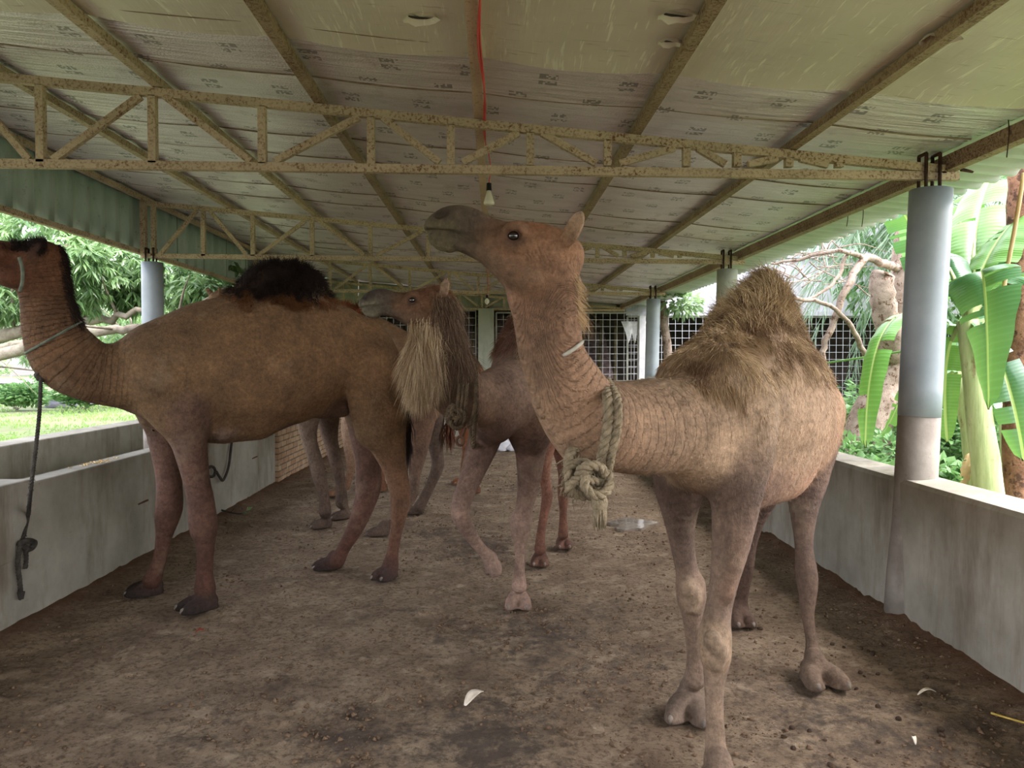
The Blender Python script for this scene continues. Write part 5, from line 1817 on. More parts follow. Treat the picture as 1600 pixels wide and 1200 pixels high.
# ================= camel E: bearded, in the middle
cE = c3(132, 106, 88); cEd = c3(92, 70, 58); cEp = c3(148, 122, 106); cEb = c3(178, 152, 116)


def camel_E():
    root = start('camel', (.25, 5.5), 'bearded camel in the middle, long pale throat hair, one front leg lifted')
    b = Body(.009)
    lat = nrm((.95, -.3, 0)); fw = nrm((-.3, -.95, 0))
    px(b, [(815, 624, 4.95, 58), (830, 604, 5.4, 80), (842, 600, 5.85, 78), (852, 612, 6.25, 62)], k=.06, col=cE, col2=c3(120, 84, 64), lat=lat, sq=.84)
    px(b, [(812, 560, 5.25, 44), (828, 530, 5.5, 42), (840, 545, 5.9, 46)], k=.09, col=cEd, lat=lat, sq=.8)
    px(b, [(822, 530, 5.5, 30), (824, 500, 5.5, 20)], k=.06, col=cEd)
    px(b, [(788, 620, 4.78, 44), (772, 660, 4.72, 34)], k=.06, col=cEp, col2=cEd)
    px(b, [(832, 640, 4.9, 46), (828, 680, 4.88, 32)], k=.06, col=cE, col2=cEd)
    # neck: runs left, bends up to the head
    px(b, [(812, 616, 4.95, 58), (778, 622, 4.72, 48), (745, 624, 4.58, 42), (716, 612, 4.48, 44), (698, 578, 4.42, 42), (688, 540, 4.4, 38), (684, 505, 4.4, 34), (680, 478, 4.4, 32)],
       k=.05, col=cEp, col2=c3(112, 84, 60), lat=(.1, 1, 0), sq=.72, n=5, wr=(.2, .3))
    px(b, [(672, 545, 4.38, 22), (672, 590, 4.38, 22)], k=.06, col=c3(132, 104, 74))
    T = head(b, W(690, 462, 4.38), (-1, -.22, -.24), (-.24, 0, 1), .00215, dict(face=c3(112, 82, 58), muzzle=c3(72, 62, 52), lip=c3(112, 108, 88), eye=c3(34, 26, 22), top=c3(112, 70, 48), eartip=c3(176, 152, 126)), earlen=1.05)
    px(b, [(664, 488, 4.38, 20), (646, 486, 4.37, 15)], k=.03, col=c3(104, 80, 58), lat=(0, 1, 0), sq=.8)
    # lifted front leg
    P = [W(766, 660, 4.85), W(752, 700, 4.80), W(736, 745, 4.70), W(721, 785, 4.62), W(720, 806, 4.60), W(733, 832, 4.66), W(752, 858, 4.72), W(766, 872, 4.76)]
    b.chain(P, [x * 4.7 / FPX for x in (30, 25, 18, 15, 14, 11, 9, 11)], k=.035, col=cEd, col2=cEp)
    q = W(769, 885, 4.77)
    for y in (-1, 1):
        l = np.array([.5, -.85, 0]) * .026 * y
        b.chain([W(764, 870, 4.76) + l * .5, q + l, q + l * 1.2 + (.0, 0, -.045) + np.array([-.012, 0, 0])], [.040, .038, .022], k=.014, col=cEp, col2=c3(110, 92, 80))
    b.chain([q + (.02, 0, 0.0), q + (.03, 0, -.03)], [.040, .034], k=.02, col=cEp)
    # standing leg
    leg(b, [(830, 660, 36), (829, 700, 25), (827, 745, 19), (820, 790, 14), (814, 820, 16), (813, 850, 10), (812, 885, 8), (811, 915, 12)], 4.92, 4.90, cEd, cEp)
    knee(b, 813, 822, 4.9, 15, cEp)
    f = G(810, 948); foot(b, root, (f[0], f[1] + .02), (-.05, -1), cEp, 1.02, spread=.045, top=W(811, 915, 4.90))
    # hind legs
    leg(b, [(848, 660, 36), (849, 700, 18), (851, 745, 9), (855, 775, 9), (850, 805, 7), (845, 835, 7), (844, 858, 9)], 6.1, 5.9, c3(118, 80, 60), c3(106, 72, 56))
    f = G(844, 883); foot(b, root, (f[0], f[1] + .03), (-.1, -1), c3(100, 70, 56), .95, top=W(844, 858, 5.9))
    leg(b, [(870, 660, 36), (877, 700, 16), (880, 740, 8), (880, 770, 9), (880, 800, 6), (880, 835, 8)], 6.4, 6.45, c3(110, 72, 54), c3(100, 68, 52))
    f = G(881, 856); foot(b, root, (f[0], f[1] + .03), (.0, -1), c3(94, 66, 54), .95, top=W(880, 835, 6.45))
    b.mesh(); b.build('body', root); eyes(b, root)
    V, N = b.V, b.N; z = V[:, 2]
    U = 772 + V[:, 0] / V[:, 1] * FPX; Vv = 567 - (z - 1.6) / V[:, 1] * FPX
    # beard: long pale hair down the throat
    mk = np.clip((700 - U) / 30, 0, 1) * (U > 640) * np.clip((Vv - 492) / 45, 0, 1) ** 1.5 * (Vv < 590) * (.25 + 1.2 * vnoise(V[:, 0] * 30 + 60, V[:, 2] * 14, 9)) * (V[:, 1] < 4.7) * (N[:, 1] < .5) * np.clip(1.3 - (Vv - 503) / 110, .25, 1)
    fur('beard', b, mk, 13000, (.09, .19), .0015, root,
        lambda P, C, rs: np.where(vnoise(P[:, 0] * 26 + 9, P[:, 1] * 26 + 9, 4)[:, None] > .45, c3(198, 176, 142), c3(154, 130, 98)), (-.02, -.2, -1), .20, .75, 11, 6, .38, clump=.55)
    mk = ((U > 672) & (U < 735) & (Vv > 462) & (Vv < 600) & (V[:, 1] < 4.7)).astype(float) * np.clip((U - 672) / 18, 0, 1)
    fur('mane', b, mk, 9000, (.06, .13), .0016, root, lambda P, C, rs: np.where(rs.rand(len(P), 1) > .5, c3(124, 102, 80), c3(92, 72, 56)), (.1, -.1, -1), .2, .6, 12, 4, .4, clump=.5)
    mk = ((V[:, 1] > 5.0) & (z > 1.68)).astype(float)
    fur('hump_fur', b, mk, 9000, (.04, .09), .0018, root, lambda P, C, rs: np.where(vnoise(P[:, 0] * 16, P[:, 2] * 16, 4)[:, None] > .5, c3(112, 76, 62), c3(136, 100, 80)), (-.1, -.2, -1), .4, .5, 13, 4, .5)
    mk = ((V[:, 1] > 4.75) & (U > 806) & (z > 1.35) & (V[:, 1] < 5.6)).astype(float)
    fur('shoulder_fur', b, mk, 4500, (.04, .09), .0017, root, lambda P, C, rs: np.tile(c3(180, 156, 122), (len(P), 1)), (0, -.2, -1), .3, .6, 14, 4, .4)
    mk = (V[:, 1] < 4.75) & (Vv < 480) & (N[:, 2] > 0) & (U > 655)
    fur('topknot', b, mk.astype(float), 1200, (.010, .02), .0013, root, lambda P, C, rs: np.tile(c3(124, 80, 56), (len(P), 1)), (.3, 0, .3), .6, .1, 15, 3, .5)
    return root, b


rootE, bE = camel_E()


# ================= camel C: behind the brown one
def simple_camel(name, at, lab, trunk, legs_, neck, hd, cols, extra, fw, seed, h=.014):
    root = start(name, at, lab)
    b = Body(h)
    for ch_, kw in trunk: px(b, ch_, **kw)
    px(b, neck[0], **neck[1])
    for pts, Yt, Yf, fp, fd, c1, c2 in legs_:
        P = leg(b, pts, Yt, Yf, c1, c2)
        f = G(*fp)
        foot(b, root, (f[0], f[1] + .03), fd, c2, 1.0, top=P[-1])
    head(b, *hd)
    if extra: extra(b)
    b.mesh(); b.build('body', root); eyes(b, root)
    return root, b


cC = c3(124, 94, 68); cCd = c3(88, 72, 60)
latC = nrm((.1, 1, 0))
rootC, bC = simple_camel('camel', (-1.3, 7.6), 'grey brown camel hidden behind the side on brown one, its ears and rump showing',
    [([(492, 585, 7.5, 60), (540, 580, 7.55, 68), (590, 574, 7.6, 68), (632, 580, 7.62, 58)], dict(k=.06, col=cC, lat=latC, sq=.75)),
     ([(545, 535, 7.55, 34), (580, 530, 7.6, 34)], dict(k=.12, col=cC)),
     ([(640, 590, 7.6, 48), (655, 632, 7.5, 36)], dict(k=.08, col=cC, col2=c3(108, 80, 58)))],
    [([(655, 620, 34), (654, 665, 24), (652, 705, 16), (648, 745, 9), (645, 768, 10), (632, 795, 8), (618, 818, 9)], 7.4, 7.05, (592, 838), (-1, -.15), c3(110, 82, 62), cCd),
     ([(668, 615, 30), (676, 665, 18), (682, 705, 11), (684, 728, 10), (674, 755, 8), (662, 780, 8), (656, 792, 9)], 7.8, 7.95, (648, 804), (-1, -.15), cCd, cCd),
     ([(480, 630, 24), (482, 680, 13), (493, 720, 11), (499, 745, 11), (506, 775, 8), (508, 800, 10)], 7.35, 7.3, (502, 826), (-.9, -.4), c3(112, 94, 76), cCd),
     ([(510, 630, 24), (516, 685, 12), (526, 725, 10), (532, 755, 8), (534, 785, 10)], 7.65, 7.72, (533, 812), (-.9, -.4), c3(108, 88, 72), cCd)],
    ([(500, 590, 7.5, 48), (450, 592, 7.4, 36), (405, 580, 7.3, 34), (375, 545, 7.2, 28), (362, 505, 7.1, 24), (345, 480, 7.1, 22)], dict(k=.05, col=cC, lat=latC, sq=.75)),
    (W(337, 459, 7.1), (.55, .83, -.1), (0, 0, 1), .0022, dict(face=c3(128, 100, 74), muzzle=c3(90, 74, 60), lip=c3(100, 90, 70), eye=c3(40, 30, 24), top=c3(128, 98, 70), eartip=c3(150, 122, 94)), True, 0, None, .7),
    None, None, (-1, 0, 0), 1)
V, N = bC.V, bC.N
# tail tuft
mb = MB(); P = spline([W(676, 560, 7.75), W(692, 600, 7.8), W(700, 650, 7.8), W(702, 676, 7.8)], 5); mb.tube(P, list(np.linspace(.035, .014, len(P))), 9); tl_ = mb.build('tail', M['tail'], rootC)
rs = np.random.RandomState(3); mb = MB()
for i in range(160):
    a = P[rs.randint(len(P) - 5, len(P))]; e = rs.normal(size=3) * .03; ln = rs.uniform(.08, .2)
    mb.tube([a + e * .4, a + e + (0, 0, -ln * .5), a + e * .8 + (0, 0, -ln)], [.005, .004, .001], 4)
mb.build('tail_hair', M['red_hair'], tl_)

cD = c3(132, 88, 58)
rootD, bD = simple_camel('camel', (-.9, 9.5), 'reddish camel farthest back, mostly its pale and rusty legs and a furry crown showing',
    [([(590, 592, 9.3, 46), (640, 588, 9.5, 53), (690, 588, 9.7, 52), (716, 596, 9.8, 44)], dict(k=.06, col=cD, lat=latC, sq=.75)),
     ([(640, 548, 9.5, 24), (665, 545, 9.6, 24)], dict(k=.12, col=cD))],
    [([(560, 620, 22), (545, 665, 12), (546, 700, 9), (548, 735, 6), (540, 760, 7)], 9.1, 9.1, (524, 776), (-1, -.2), c3(158, 132, 108), c3(112, 82, 60)),
     ([(592, 620, 24), (594, 665, 12), (595, 710, 9), (594, 745, 7), (595, 758, 8)], 9.45, 9.5, (594, 768), (-.6, -.8), c3(128, 96, 70), c3(104, 70, 48)),
     ([(722, 615, 30), (727, 660, 15), (731, 700, 9), (728, 725, 8), (726, 745, 8)], 9.9, 9.95, (720, 757), (-.8, -.5), c3(122, 76, 46), c3(128, 80, 48)),
     ([(735, 615, 28), (740, 660, 13), (745, 705, 8), (741, 735, 7), (741, 752, 8)], 9.5, 9.35, (740, 772), (-.6, -.8), c3(108, 70, 46), c3(100, 66, 46))],
    ([(596, 590, 9.3, 34), (566, 592, 9.2, 27), (545, 575, 9.15, 24), (540, 545, 9.1, 20), (543, 515, 9.1, 18), (545, 503, 9.1, 17)], dict(k=.05, col=cD, lat=latC, sq=.75)),
    (W(546, 484, 9.1), (-.6, .8, -.1), (0, 0, 1), .0022, dict(face=c3(128, 80, 52), muzzle=c3(90, 70, 54), lip=c3(100, 86, 66), eye=c3(40, 30, 24), top=c3(110, 60, 38), eartip=c3(70, 44, 34)), True, 0, None, .7),
    None, None, (-1, 0, 0), 2)
V, N = bD.V, bD.N
mk = ((V[:, 2] > 2.12) & (V[:, 1] < 9.6)).astype(float)
if mk.sum() > 5:
    fur('crown_fur', bD, mk, 3500, (.05, .12), .003, rootD, lambda P, C, rs: np.tile(c3(132, 74, 46), (len(P), 1)), (0, 0, .5), .7, .2, 16, 3, .6)

# ------------------------------------------------------------------ ropes, litter, odds and ends
def twisted(path, r, strands=3, pitch=.09, sides=7, mb=None):
    """a laid rope: strands wound round the path"""
    mb = mb or MB()
    q = spline(path, 10) if len(path) > 2 else np.array(path, float)
    # resample evenly
    L = np.concatenate([[0], np.cumsum(np.linalg.norm(np.diff(q, axis=0), axis=1))])
    n = max(6, int(L[-1] / (pitch / 8)))
    s = np.linspace(0, L[-1], n)
    q = np.stack([np.interp(s, L, q[:, k]) for k in range(3)], 1)
    t = np.gradient(q, axis=0); t /= np.linalg.norm(t, axis=1, keepdims=True) + 1e-9
    u = nrm(np.cross(t[0], (0.3, .2, 1)))
    U = []
    for i in range(n):
        u = nrm(u - t[i] * (u @ t[i])); U.append(u)
    U = np.array(U); Wv = np.cross(t, U)
    for k in range(strands):
        a = 2 * math.pi * (s / pitch + k / strands)
        p = q + (U * np.cos(a)[:, None] + Wv * np.sin(a)[:, None]) * r * .52
        mb.tube(list(p), r * .56, sides)
    return mb


def frays(mb, q, n, r, ln, rs, w_=.0012):
    for _ in range(n):
        a = q[rs.randint(len(q))]; e = nrm(rs.normal(size=3)); l_ = rs.uniform(.3, 1) * ln
        mb.tube([a + e * r, a + e * (r + l_ * .5), a + e * (r + l_ * .7) + (0, 0, -l_ * .5)], w_, 3)


rs = np.random.RandomState(5)
# thick collar on the tan camel
root = empty('rope_collar', W(945, 740, 2.7), 'thick muddy rope collar, knotted and tasselled, on the tan camel neck', 'rope')
def Wf(u, v, Y): return W(u, v, Y)
cen = [(944, 597, 2.82), (950, 625, 2.60), (950, 668, 2.585), (942, 705, 2.60), (935, 738, 2.66), (930, 752, 2.80), (928, 748, 2.98), (938, 690, 3.13), (944, 640, 3.10), (946, 606, 2.98)]
P = [W(*c) for c in cen]
loop = np.array(P + [P[0]])
mb = twisted(loop, .020, 3, .10)
q = spline(loop, 8); frays(mb, q, 260, .018, .014, rs); mb.build('neck_loop', M['rope'], root)
P2 = [p + np.array([.030, -.006, 0]) for p in P[:6]]; P2[0] = P[0] + (.012, 0, .004)
mb = twisted(np.array(P2[:5]), .017, 3, .09); frays(mb, spline(np.array(P2[:5]), 8), 160, .016, .014, rs); mb.build('second_strand', M['rope'], root)
# knot: interlocked loops under the neck
for i, (u, v, ru, rv, Y, ph) in enumerate(((925, 742, 20, 15, 2.62, .3), (908, 740, 22, 17, 2.66, 1.6), (933, 752, 20, 22, 2.60, 2.6), (915, 762, 26, 13, 2.63, .9), (900, 725, 13, 24, 2.70, 2.0))):
    ring = []
    for a in np.linspace(0, 2 * math.pi, 13):
        ring.append(W(u + ru * math.cos(a), v + rv * math.sin(a), Y + .035 * math.sin(a + ph)))
    mb = twisted(np.array(ring), .018, 3, .085); frays(mb, np.array(ring), 90, .016, .022, rs); mb.build('knot_coil', M['rope'], root)
tas = [W(934, 762, 2.61), W(936, 780, 2.60), W(937, 796, 2.60)]
mb = MB(); mb.tube(spline(tas, 4), [.016, .018, .02, .024, .028, .030, .030, .028, .022], 12)
for k in range(90):
    a = rs.rand() * 6.28; r0 = .020 * math.sqrt(rs.rand()); c = np.array([math.cos(a), math.sin(a), 0])
    s0 = tas[2] + c * r0 + (0, 0, .02); ln = rs.uniform(.05, .095)
    mb.tube([s0, s0 + c * .004 + (0, 0, -ln * .5), s0 + c * .002 + (0, 0, -ln)], [.004, .0036, .0012], 5)
mb.build('tassel', M['rope'], root)
mb = MB()
for k in range(50):
    a = W(rs.uniform(885, 950), rs.uniform(735, 770), 2.62); ln = rs.uniform(.02, .08)
    mb.tube([a, a + (rs.normal() * .006, 0, -ln * .5), a + (rs.normal() * .01, 0, -ln)], .0008, 3)
for k in range(46):
    a = W(rs.uniform(882, 905), rs.uniform(705, 760), 2.70); ln = rs.uniform(.03, .06)
    mb.tube([a, a + (rs.normal() * .01, 0, -ln * .5), a + (rs.normal() * .02, 0, -ln)], .003, 4)
mb.build('frayed_threads', M['rope'], root)['kind'] = 'stuff'


def ring_on(body, C, nrm_, r_rope, name, mat, root, lift=.004, n=40, dirs=None, strands=3, rmax=.6):
    """band lying on the skin where a plane cuts the neck"""
    C = np.array(C, float); nv = nrm(nrm_)
    a = nrm(np.cross(nv, (0, 0, 1))); c_ = np.cross(nv, a)
    V = body.V - C
    m = (np.abs(V @ nv) < .02) & (np.linalg.norm(V, axis=1) < rmax)
    ang = np.arctan2(V[m] @ c_, V[m] @ a); rad = np.hypot(V[m] @ c_, V[m] @ a)
    P = []
    for k in range(n):
        th = -math.pi + 2 * math.pi * (k + .5) / n
        d = np.abs((ang - th + math.pi) % (2 * math.pi) - math.pi)
        s_ = d < .22
        r = np.median(rad[s_]) if s_.any() else (rad.mean() if len(rad) else .15)
        P.append(C + (a * math.cos(th) + c_ * math.sin(th)) * (r + lift + r_rope * .6))
    P = np.array(P); P = np.vstack([P, P[:1]])
    for _ in range(2): P[1:-1] = (P[:-2] + 2 * P[1:-1] + P[2:]) / 4
    mb = twisted(P, r_rope, strands, r_rope * 6) if strands > 1 else MB().tube(list(P), r_rope, 8)
    return mb.build(name, mat, root), P


# dull cord round the neck of the brown camel, lead down to the wall
root = empty('tie_cord', pl(85, 560, PA0, nA), 'thin grey green cord tied round the brown camel neck, dark knot under it', 'rope')
a = pl(46, 548, PA0, nA); b_ = pl(118, 508, PA0, nA)
ring_on(bA_, (a + b_) / 2, np.cross(b_ - a, nA), .0075, 'cord', M['cord_green'], root, .002)
k0 = pl(64, 588, PA0, nA, .03)
mb = MB()
for i in range(5):
    mb2 = [k0 + rs.normal(size=3) * .016 for _ in range(5)]
    mb.tube(spline(mb2, 4), .014, 7)
mb.build('knot', M['rope_dark'], root)
root = empty('lead_rope', G(36, 905) * 0 + WX(36, 935, -2.88), 'dark lead rope hanging from the brown camel neck to the trough wall at left', 'rope')
xw = -2.88
pts = [k0, W(62, 640, 4.42), W(56, 700, 4.36), W(48, 765, 4.30)]
wp = [WX(44, 805, xw), WX(36, 845, xw + .01)]
mb = twisted(np.array(pts + wp), .011, 3, .05); frays(mb, spline(np.array(pts[2:] + wp), 8), 160, .01, .012, rs); mb.build('lead', M['rope_dark'], root)
mb = MB(); mb.tube(spline([WX(30, 850, xw + .015), WX(42, 845, xw + .05), WX(54, 848, xw + .04), WX(46, 858, xw + .02), WX(30, 850, xw + .015)], 5), .018, 8); mb.build('hitch', M['rope_dark'], root)
mb = twisted(np.array([WX(32, 850, xw + .02), WX(28, 880, xw + .02), WX(31, 910, xw + .02), WX(33, 936, xw + .015)]), .014, 3, .06); mb.tube([WX(33, 925, xw + .02), WX(33, 936, xw + .02)], [.022, .014], 8); mb.build('hanging_tail', M['rope_dark'], root)
mb = twisted(np.array([WX(40, 852, xw + .02), WX(41, 870, xw + .02), WX(40, 888, xw + .02)]), .013, 3, .06); mb.build('short_tail', M['rope_dark'], root)

# rope hanging on the trough wall between the legs of the brown camel
mb = MB(); P = [WX(364, 672, xw), WX(361, 700, xw + .01), WX(357, 730, xw + .015), WX(349, 750, xw + .02), WX(343, 745, xw + .02), WX(338, 737, xw + .02)]
root = empty('wall_rope', WX(349, 750, xw), 'dark rope looped on the trough wall, seen under the brown camel belly', 'rope')
twisted(np.array(P), .014, 3, .06).build('rope_length', M['rope_dark'], root)
ring = [WX(330 + 6.5 * math.cos(a), 737 + 8 * math.sin(a), xw + .02) for a in np.linspace(0, 6.28, 10)]
twisted(np.array(ring), .014, 3, .06).build('coil', M['rope_dark'], root)
# iron ties in the trough walls
for (u, v, lab) in ((222, 785, 'rusty iron stub in the trough wall left of the camel front legs'), (397, 715, 'rusty iron stub in the trough wall right of the looped rope'),
                    (449, 689, 'rusty iron hook in the brick wall by the trough end')):
    p = WX(u, v, -2.9)
    mb = MB(); mb.bar(p + (0, -.07, -.003), p + (0.012, .08, .004), .012, .012); o = mb.build('iron_stub', M['iron']); tag(o, lab, 'iron bar', 'iron stubs in the walls'); rebase(o)

# halter strap on the brown camel
root = empty('halter_strap', pl(34, 425, PA0, nA), 'pale halter strap on the cheek of the brown camel', 'halter')
pts = [pl(30, 402, PA0, nA, .135), pl(35, 420, PA0, nA, .135), pl(35, 440, PA0, nA, .12), pl(31, 455, PA0, nA, .09)]
mb = MB(); q = spline(pts, 5); mb.tube(list(q), .010, 8); mb.build('strap', M['cord_green'], root)

# rope on the bearded camel
root = empty('neck_rope', W(732, 640, 4.4), 'dark brown rope looped round the bearded camel neck, iron ring below', 'rope')
o_, P = ring_on(bE, (W(742, 588, 4.56) + W(738, 664, 4.56)) / 2, np.array([1, .12, .02]), .014, 'neck_loop', M['rope_brown'], root, .004, rmax=.4)
P = [W(741, 592, 4.36), W(743, 620, 4.25), W(739, 650, 4.24), W(732, 668, 4.26)]
twisted(np.array(P), .012, 3, .06).build('hanging_strand', M['rope_brown'], root)
for i, (du, y1) in enumerate(((0, 640), (6, 652), (-6, 646))):
    P = [W(724 + du, 600, 4.25), W(722 + du, 625, 4.22), W(720 + du, y1, 4.23)]
    twisted(np.array(P), .010, 3, .05).build('hanging_strand', M['rope_brown'], root)
for i in range(7):
    c = (720 + rs.uniform(-12, 12), 655 + rs.uniform(-18, 18)); rr_ = rs.uniform(7, 12); ph = rs.rand() * 6
    ring = [W(c[0] + rr_ * math.cos(a), c[1] + rr_ * 1.1 * math.sin(a), 4.24 + .03 * math.sin(a + ph)) for a in np.linspace(0, 6.28, 10)]
    twisted(np.array(ring), .012, 3, .05).build('knot_coil', M['rope_brown'], root)
ring = [W(719 + 6 * math.cos(a), 689 + 7 * math.sin(a), 4.22) for a in np.linspace(0, 6.28, 14)]
mb = MB(); mb.tube(ring, .008, 8, cap=False); mb.build('iron_ring', M['iron'], root)
P = [W(727, 668, 4.22), W(722, 682, 4.22)]
mb = MB(); mb.tube(P, .008, 8); mb.build('shackle', M['iron'], root)

# pale tape on the tan camel neck
root = empty('neck_tape', W(898, 545, 2.6), 'pale dusty tape across the neck of the tan camel', 'tape')
pts = []
for u, v in ((879, 556), (888, 551), (897, 545), (906, 538), (911, 533)):
    d = ray(u, v); d = d / np.linalg.norm(d)
    X = bF.V - EYE; tt = X @ d; rr = np.linalg.norm(X - tt[:, None] * d, axis=1)
    m = (rr < .012) & (tt > 0)
    tmin = tt[m].min() if m.any() else 2.6
    pts.append(EYE + d * (tmin - .004))
mb = MB(); mb.tube(list(spline(pts, 3)), list(np.r_[.004, np.full(len(spline(pts, 3)) - 2, .007), .004]), 8); mb.build('strip', mottled('grey_tape', srgb(150, 146, 132), srgb(172, 168, 152), 20, .9, .2), root)

# litter on the floor
def husk(u, v, ln, wd, ang, lab, mat, name='dry_husk', curl=.03, cat='leaf scrap', grp=None):
    g = G(u, v); z = zfloor(g[0], g[1]) + .006
    d = np.array([math.cos(ang), math.sin(ang), 0]); s = np.array([-d[1], d[0], 0])
    vs = []; fs = []; n = 12
    for i in range(n):
        t = i / (n - 1)
        w_ = wd * math.sin(math.pi * min(1, t * .93 + .05)) ** .7
        c = np.array([g[0], g[1], z]) + d * (t - .5) * ln + (0, 0, curl * math.sin(math.pi * t) * .6 + .01 * t)
        for k in (-1, -.4, .3, 1): vs.append(c + s * k * w_ * .5 + (0, 0, abs(k) * w_ * .25))
    for i in range(n - 1):
        for k in range(3): fs.append((i * 4 + k, i * 4 + k + 1, i * 4 + k + 5, i * 4 + k + 4))
    o = np_mesh(name, vs, fs, mat); o.modifiers.new('t', 'SOLIDIFY').thickness = .0025
    tag(o, lab, cat, grp); rebase(o); return o


husk(741, 1097, .15, .055, 1.0, 'pale folded leaf husk lying on the dirt in the middle foreground', M['husk'])
husk(1448, 1086, .095, .022, .1, 'narrow pale dry leaf lying near the right wall', M['husk'])
husk(1428, 1157, .028, .018, 1.5, 'tiny white scrap on the dirt in front of the right wall', M['husk'])
husk(312, 987, .05, .04, .3, 'small reddish brown scrap in front of the brown camel hoof', mottled('red_brown_scrap', srgb(120, 52, 34), srgb(150, 76, 52), 30, .9, .3), curl=.02)
mb = MB(); g = [G(u, v) for u, v in ((1548, 1122), (1575, 1128), (1605, 1138))]; mb.tube(spline([x + (0, 0, zfloor(x[0], x[1]) + .012) for x in g], 4), .005, 6)
o = mb.build('yellow_straw', mottled('yellow_straw', srgb(178, 152, 70), srgb(204, 178, 96), 20, .8, .1)); tag(o, 'yellow straw stalk on the dirt at the right edge', 'straw'); rebase(o)
root = empty('leafy_twig', G(365, 806), 'dark twig with a leaf lying at the foot of the trough wall', 'twig')
g = [G(u, v) for u, v in ((346, 802), (360, 806), (376, 808), (386, 805))]
mb = MB(); mb.tube(spline([x + (0, 0, .035) for x in g], 4), .008, 6); mb.tube([g[1] + (0, 0, .035), G(372, 800) + (0, 0, .07)], .005, 5); mb.build('stick', M['rope_dark'], root)
leaves('leaf', [g[2] + (0, 0, .04), g[3] + (0, 0, .05), g[3] + (0, 0, .04)], [(1, .3, .2), (.6, 1, .5), (.3, -.8, .1)], .12, .05, M['mango_leaf'], root, .2)
# dung pellets on the right, one by one
spots = [(1357, 1016), (1363, 1022), (1366, 1018), (1347, 1012), (1391, 1046), (1373, 1052), (1345, 1048), (1350, 1054), (1447, 1061), (1436, 1097), (1471, 1146), (1469, 1140), (1266, 1140), (1238, 1132), (1224, 1150),
         (1298, 1190), (1188, 980), (1300, 1004), (1318, 1010), (1372, 1100), (1372, 1152), (1240, 1164), (1340, 1072), (1380, 1010), (1300, 1022), (1404, 1120), (1290, 1152), (170, 925), (165, 929)]
protos = []
for k in range(4):
    bm_ = MB(); rr = random.Random(k)
    n = 9
    zs = np.linspace(-1, 1, 7)
    bm_.tube([(0, 0, z * .017 + .016) for z in zs], [max(.003, .020 * math.sqrt(max(0, 1 - z * z)) * rr.uniform(.85, 1.15)) for z in zs], n)
    protos.append(bm_)
first = {}
for i, (u, v) in enumerate(spots):
    g = G(u, v); k = i % 4
    if k not in first:
        o = protos[k].build('dung_pellet', M['dung']); first[k] = o
    else:
        o = first[k].copy(); COL.objects.link(o)
    o.location = (g[0], g[1], zfloor(g[0], g[1]) - .004); o.rotation_euler = (rs.rand() * .6, rs.rand() * .6, rs.rand() * 6); sc_ = rs.uniform(.4, .75); o.scale = (sc_ * rs.uniform(.9, 1.4), sc_, sc_ * .9)
    if i < 27: tag(o, 'dark round dung pellet on the dirt along the right side of the floor', 'dung', 'dung pellets on the right')
    else: tag(o, 'dark dung pellet beside the trough wall, left of the brown camel hoof', 'dung', 'dung pellets by the trough')
# crumbs of soil, uncountable
rsc = np.random.RandomState(77)
n = 22000
X = rsc.uniform(-2.8, 2.45, n * 3); Y = 1.9 + (rsc.rand(n * 3) ** 1.5) * 10
i_ = np.clip(((X + 2.92) / 5.44 * (nx - 1)).astype(int), 0, nx - 1); j_ = np.clip(((Y + 6.0) / 22.62 * (ny - 1)).astype(int), 0, ny - 1)
pr = (mud[i_, j_] * .9 + .12) * (fbm(X * 3, Y * 3, 3, 50) > .42) + np.clip((X - 1.9) / .6, 0, 1) * .5
sel = np.where(rsc.rand(n * 3) < pr)[0][:n]
X, Y = X[sel], Y[sel]; zz = Z[i_[sel], j_[sel]]
n = len(X)
r = .0025 + .010 * rsc.rand(n) ** 4
base = np.array([(1, 0, 0), (-.5, .87, 0), (-.5, -.87, 0), (0, 0, 1), (0, 0, -1), (.3, .2, .7)], float)[:5]
ang = rsc.rand(n) * 6.28; ca, sa = np.cos(ang), np.sin(ang)
bx = base[None, :, 0] * ca[:, None] - base[None, :, 1] * sa[:, None]; by = base[None, :, 0] * sa[:, None] + base[None, :, 1] * ca[:, None]
Vc = np.stack([bx, by, np.repeat(base[None, :, 2], n, 0) * .7], -1) * (1 + .5 * rsc.uniform(-1, 1, (n, 5, 1))) * r[:, None, None] * 1.5
Vc += np.stack([X, Y, zz + r * .3], -1)[:, None]
Fc = np.array([(0, 1, 3), (1, 2, 3), (2, 0, 3), (1, 0, 4), (2, 1, 4), (0, 2, 4)])
o = np_mesh('soil_crumbs', Vc.reshape(-1, 3), (Fc[None] + np.arange(n)[:, None, None] * 5).reshape(-1, 3), M['clod'], smooth=False)
tag(o, 'loose brown soil crumbs scattered over the trodden floor', 'soil', kind='stuff')
# puddle
g = G(985, 820); mb = MB(); n_ = 40; rr = random.Random(2)
ring = [(g[0] + math.cos(a) * .21 * (1 + .3 * math.sin(3 * a + 1) + .12 * math.sin(7 * a)), g[1] + math.sin(a) * .26 * (1 + .2 * math.sin(2 * a) + .15 * math.sin(5 * a)), .014) for a in np.linspace(0, 2 * math.pi, n_, endpoint=False)]
mb.add(ring + [(x, y, -.02) for x, y, z in ring], [tuple(range(n_))] + [(i, n_ + i, n_ + (i + 1) % n_, (i + 1) % n_) for i in range(n_)])
o = mb.build('puddle', M['puddle']); tag(o, 'shiny muddy puddle behind the rope tassel', 'puddle'); rebase(o)
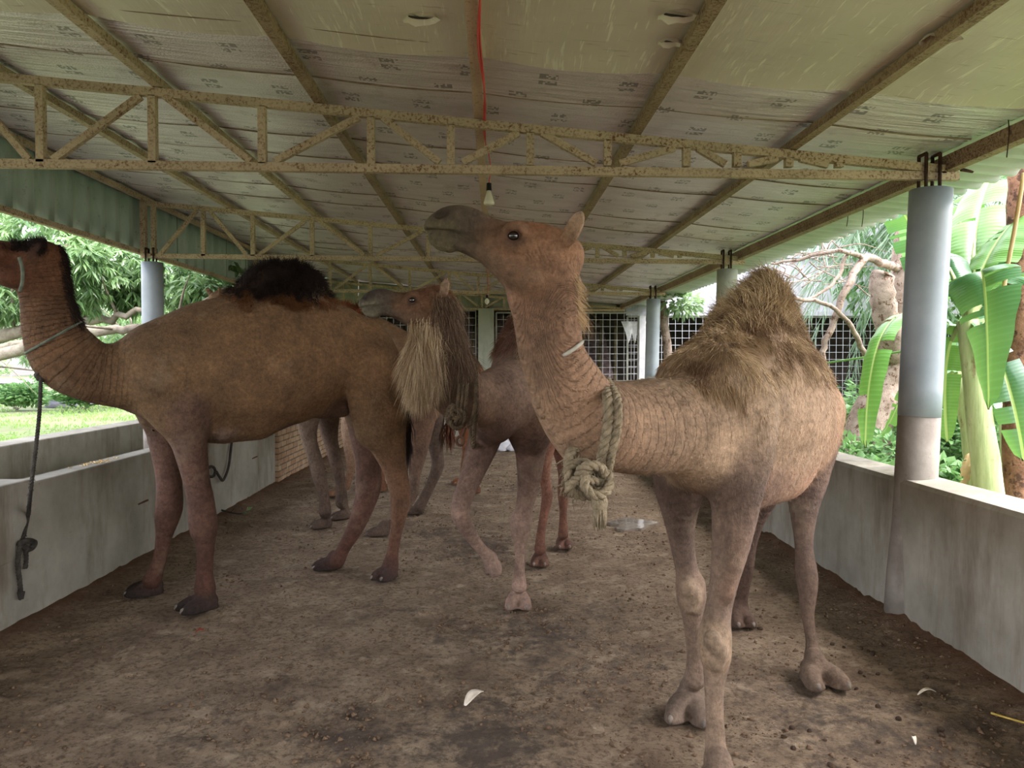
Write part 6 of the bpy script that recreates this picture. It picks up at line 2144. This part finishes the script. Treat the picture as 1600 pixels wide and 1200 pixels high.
# feed crumbs on trough edge
rsn_ = random.Random(5)
c = WX(155, 722, -2.98)
mb = MB()
for i in range(34):
    x, y = c[0] + rsn_.gauss(0, .025), c[1] + rsn_.gauss(0, .10)
    mb.bar((x, y, .853), (x + rsn_.uniform(-.02, .02), y + rsn_.uniform(-.02, .02), .858), .006, .005)
o = mb.build('feed_scraps', mottled('maize_scraps', srgb(190, 160, 100), srgb(216, 186, 130), 20, .8, 0)); tag(o, 'little heap of yellow feed scraps on the trough edge', 'feed', kind='stuff')
# things at the far end
for k, (u, s_, lab) in enumerate(((785, 1.0, 'left white plastic sack on the floor at the far end'), (801, .9, 'right white plastic sack on the floor at the far end'))):
    c = G(u, 703); mb = MB()
    prof = [(0, .16), (.05, .20), (.14, .19), (.22, .12), (.27, .04), (.31, .07)]
    P = []
    n_ = 14; rr = random.Random(k)
    vs = []; fs = []
    for j, (z, r) in enumerate(prof):
        for i in range(n_):
            a = 2 * math.pi * i / n_; q_ = r * s_ * (1 + .22 * math.sin(3 * a + j * 1.7 + k) + .1 * rr.random())
            vs.append((c[0] + q_ * math.cos(a) * .8, c[1] + q_ * math.sin(a), z * s_))
    for j in range(len(prof) - 1):
        for i in range(n_): fs.append((j * n_ + i, j * n_ + (i + 1) % n_, (j + 1) * n_ + (i + 1) % n_, (j + 1) * n_ + i))
    mb.add(vs, fs, True); mb.add(vs[-n_:], [tuple(range(n_))]); mb.add(vs[:n_], [tuple(range(n_))[::-1]])
    o = mb.build('sack', M['white_bag']); tag(o, lab, 'sack', 'white sacks at the far end'); rebase(o)
root = empty('feed_bin', G(868, 700), 'low lilac box on dark legs at the far end by the rope collar', 'box')
c = G(868, 704); mb = MB(); mb.box((c[0] - .32, c[1] - .1, .20), (c[0] + .45, c[1] + .5, .40)); mb.build('tray', M['lilac'], root, bevel=.02)
for sx in (-.26, .38):
    mb = MB(); mb.box((c[0] + sx - .05, c[1], 0), (c[0] + sx + .05, c[1] + .4, .20)); mb.build('leg', M['black'], root)
mb = MB(); c = G(815, 700); vs = []
for j, (z, r) in enumerate([(0, .34), (.05, .34), (.10, .26), (.13, .05)]):
    for i in range(12):
        a = 2 * math.pi * i / 12; vs.append((c[0] + r * math.cos(a), c[1] + .15 + r * .6 * math.sin(a), z))
fs = [(j * 12 + i, j * 12 + (i + 1) % 12, (j + 1) * 12 + (i + 1) % 12, (j + 1) * 12 + i) for j in range(3) for i in range(12)]
mb.add(vs, fs + [tuple(range(36, 48)), tuple(range(12))[::-1]], True); o = mb.build('black_bundle', M['black']); tag(o, 'flat black cloth bundle beside the white sacks', 'cloth'); rebase(o)
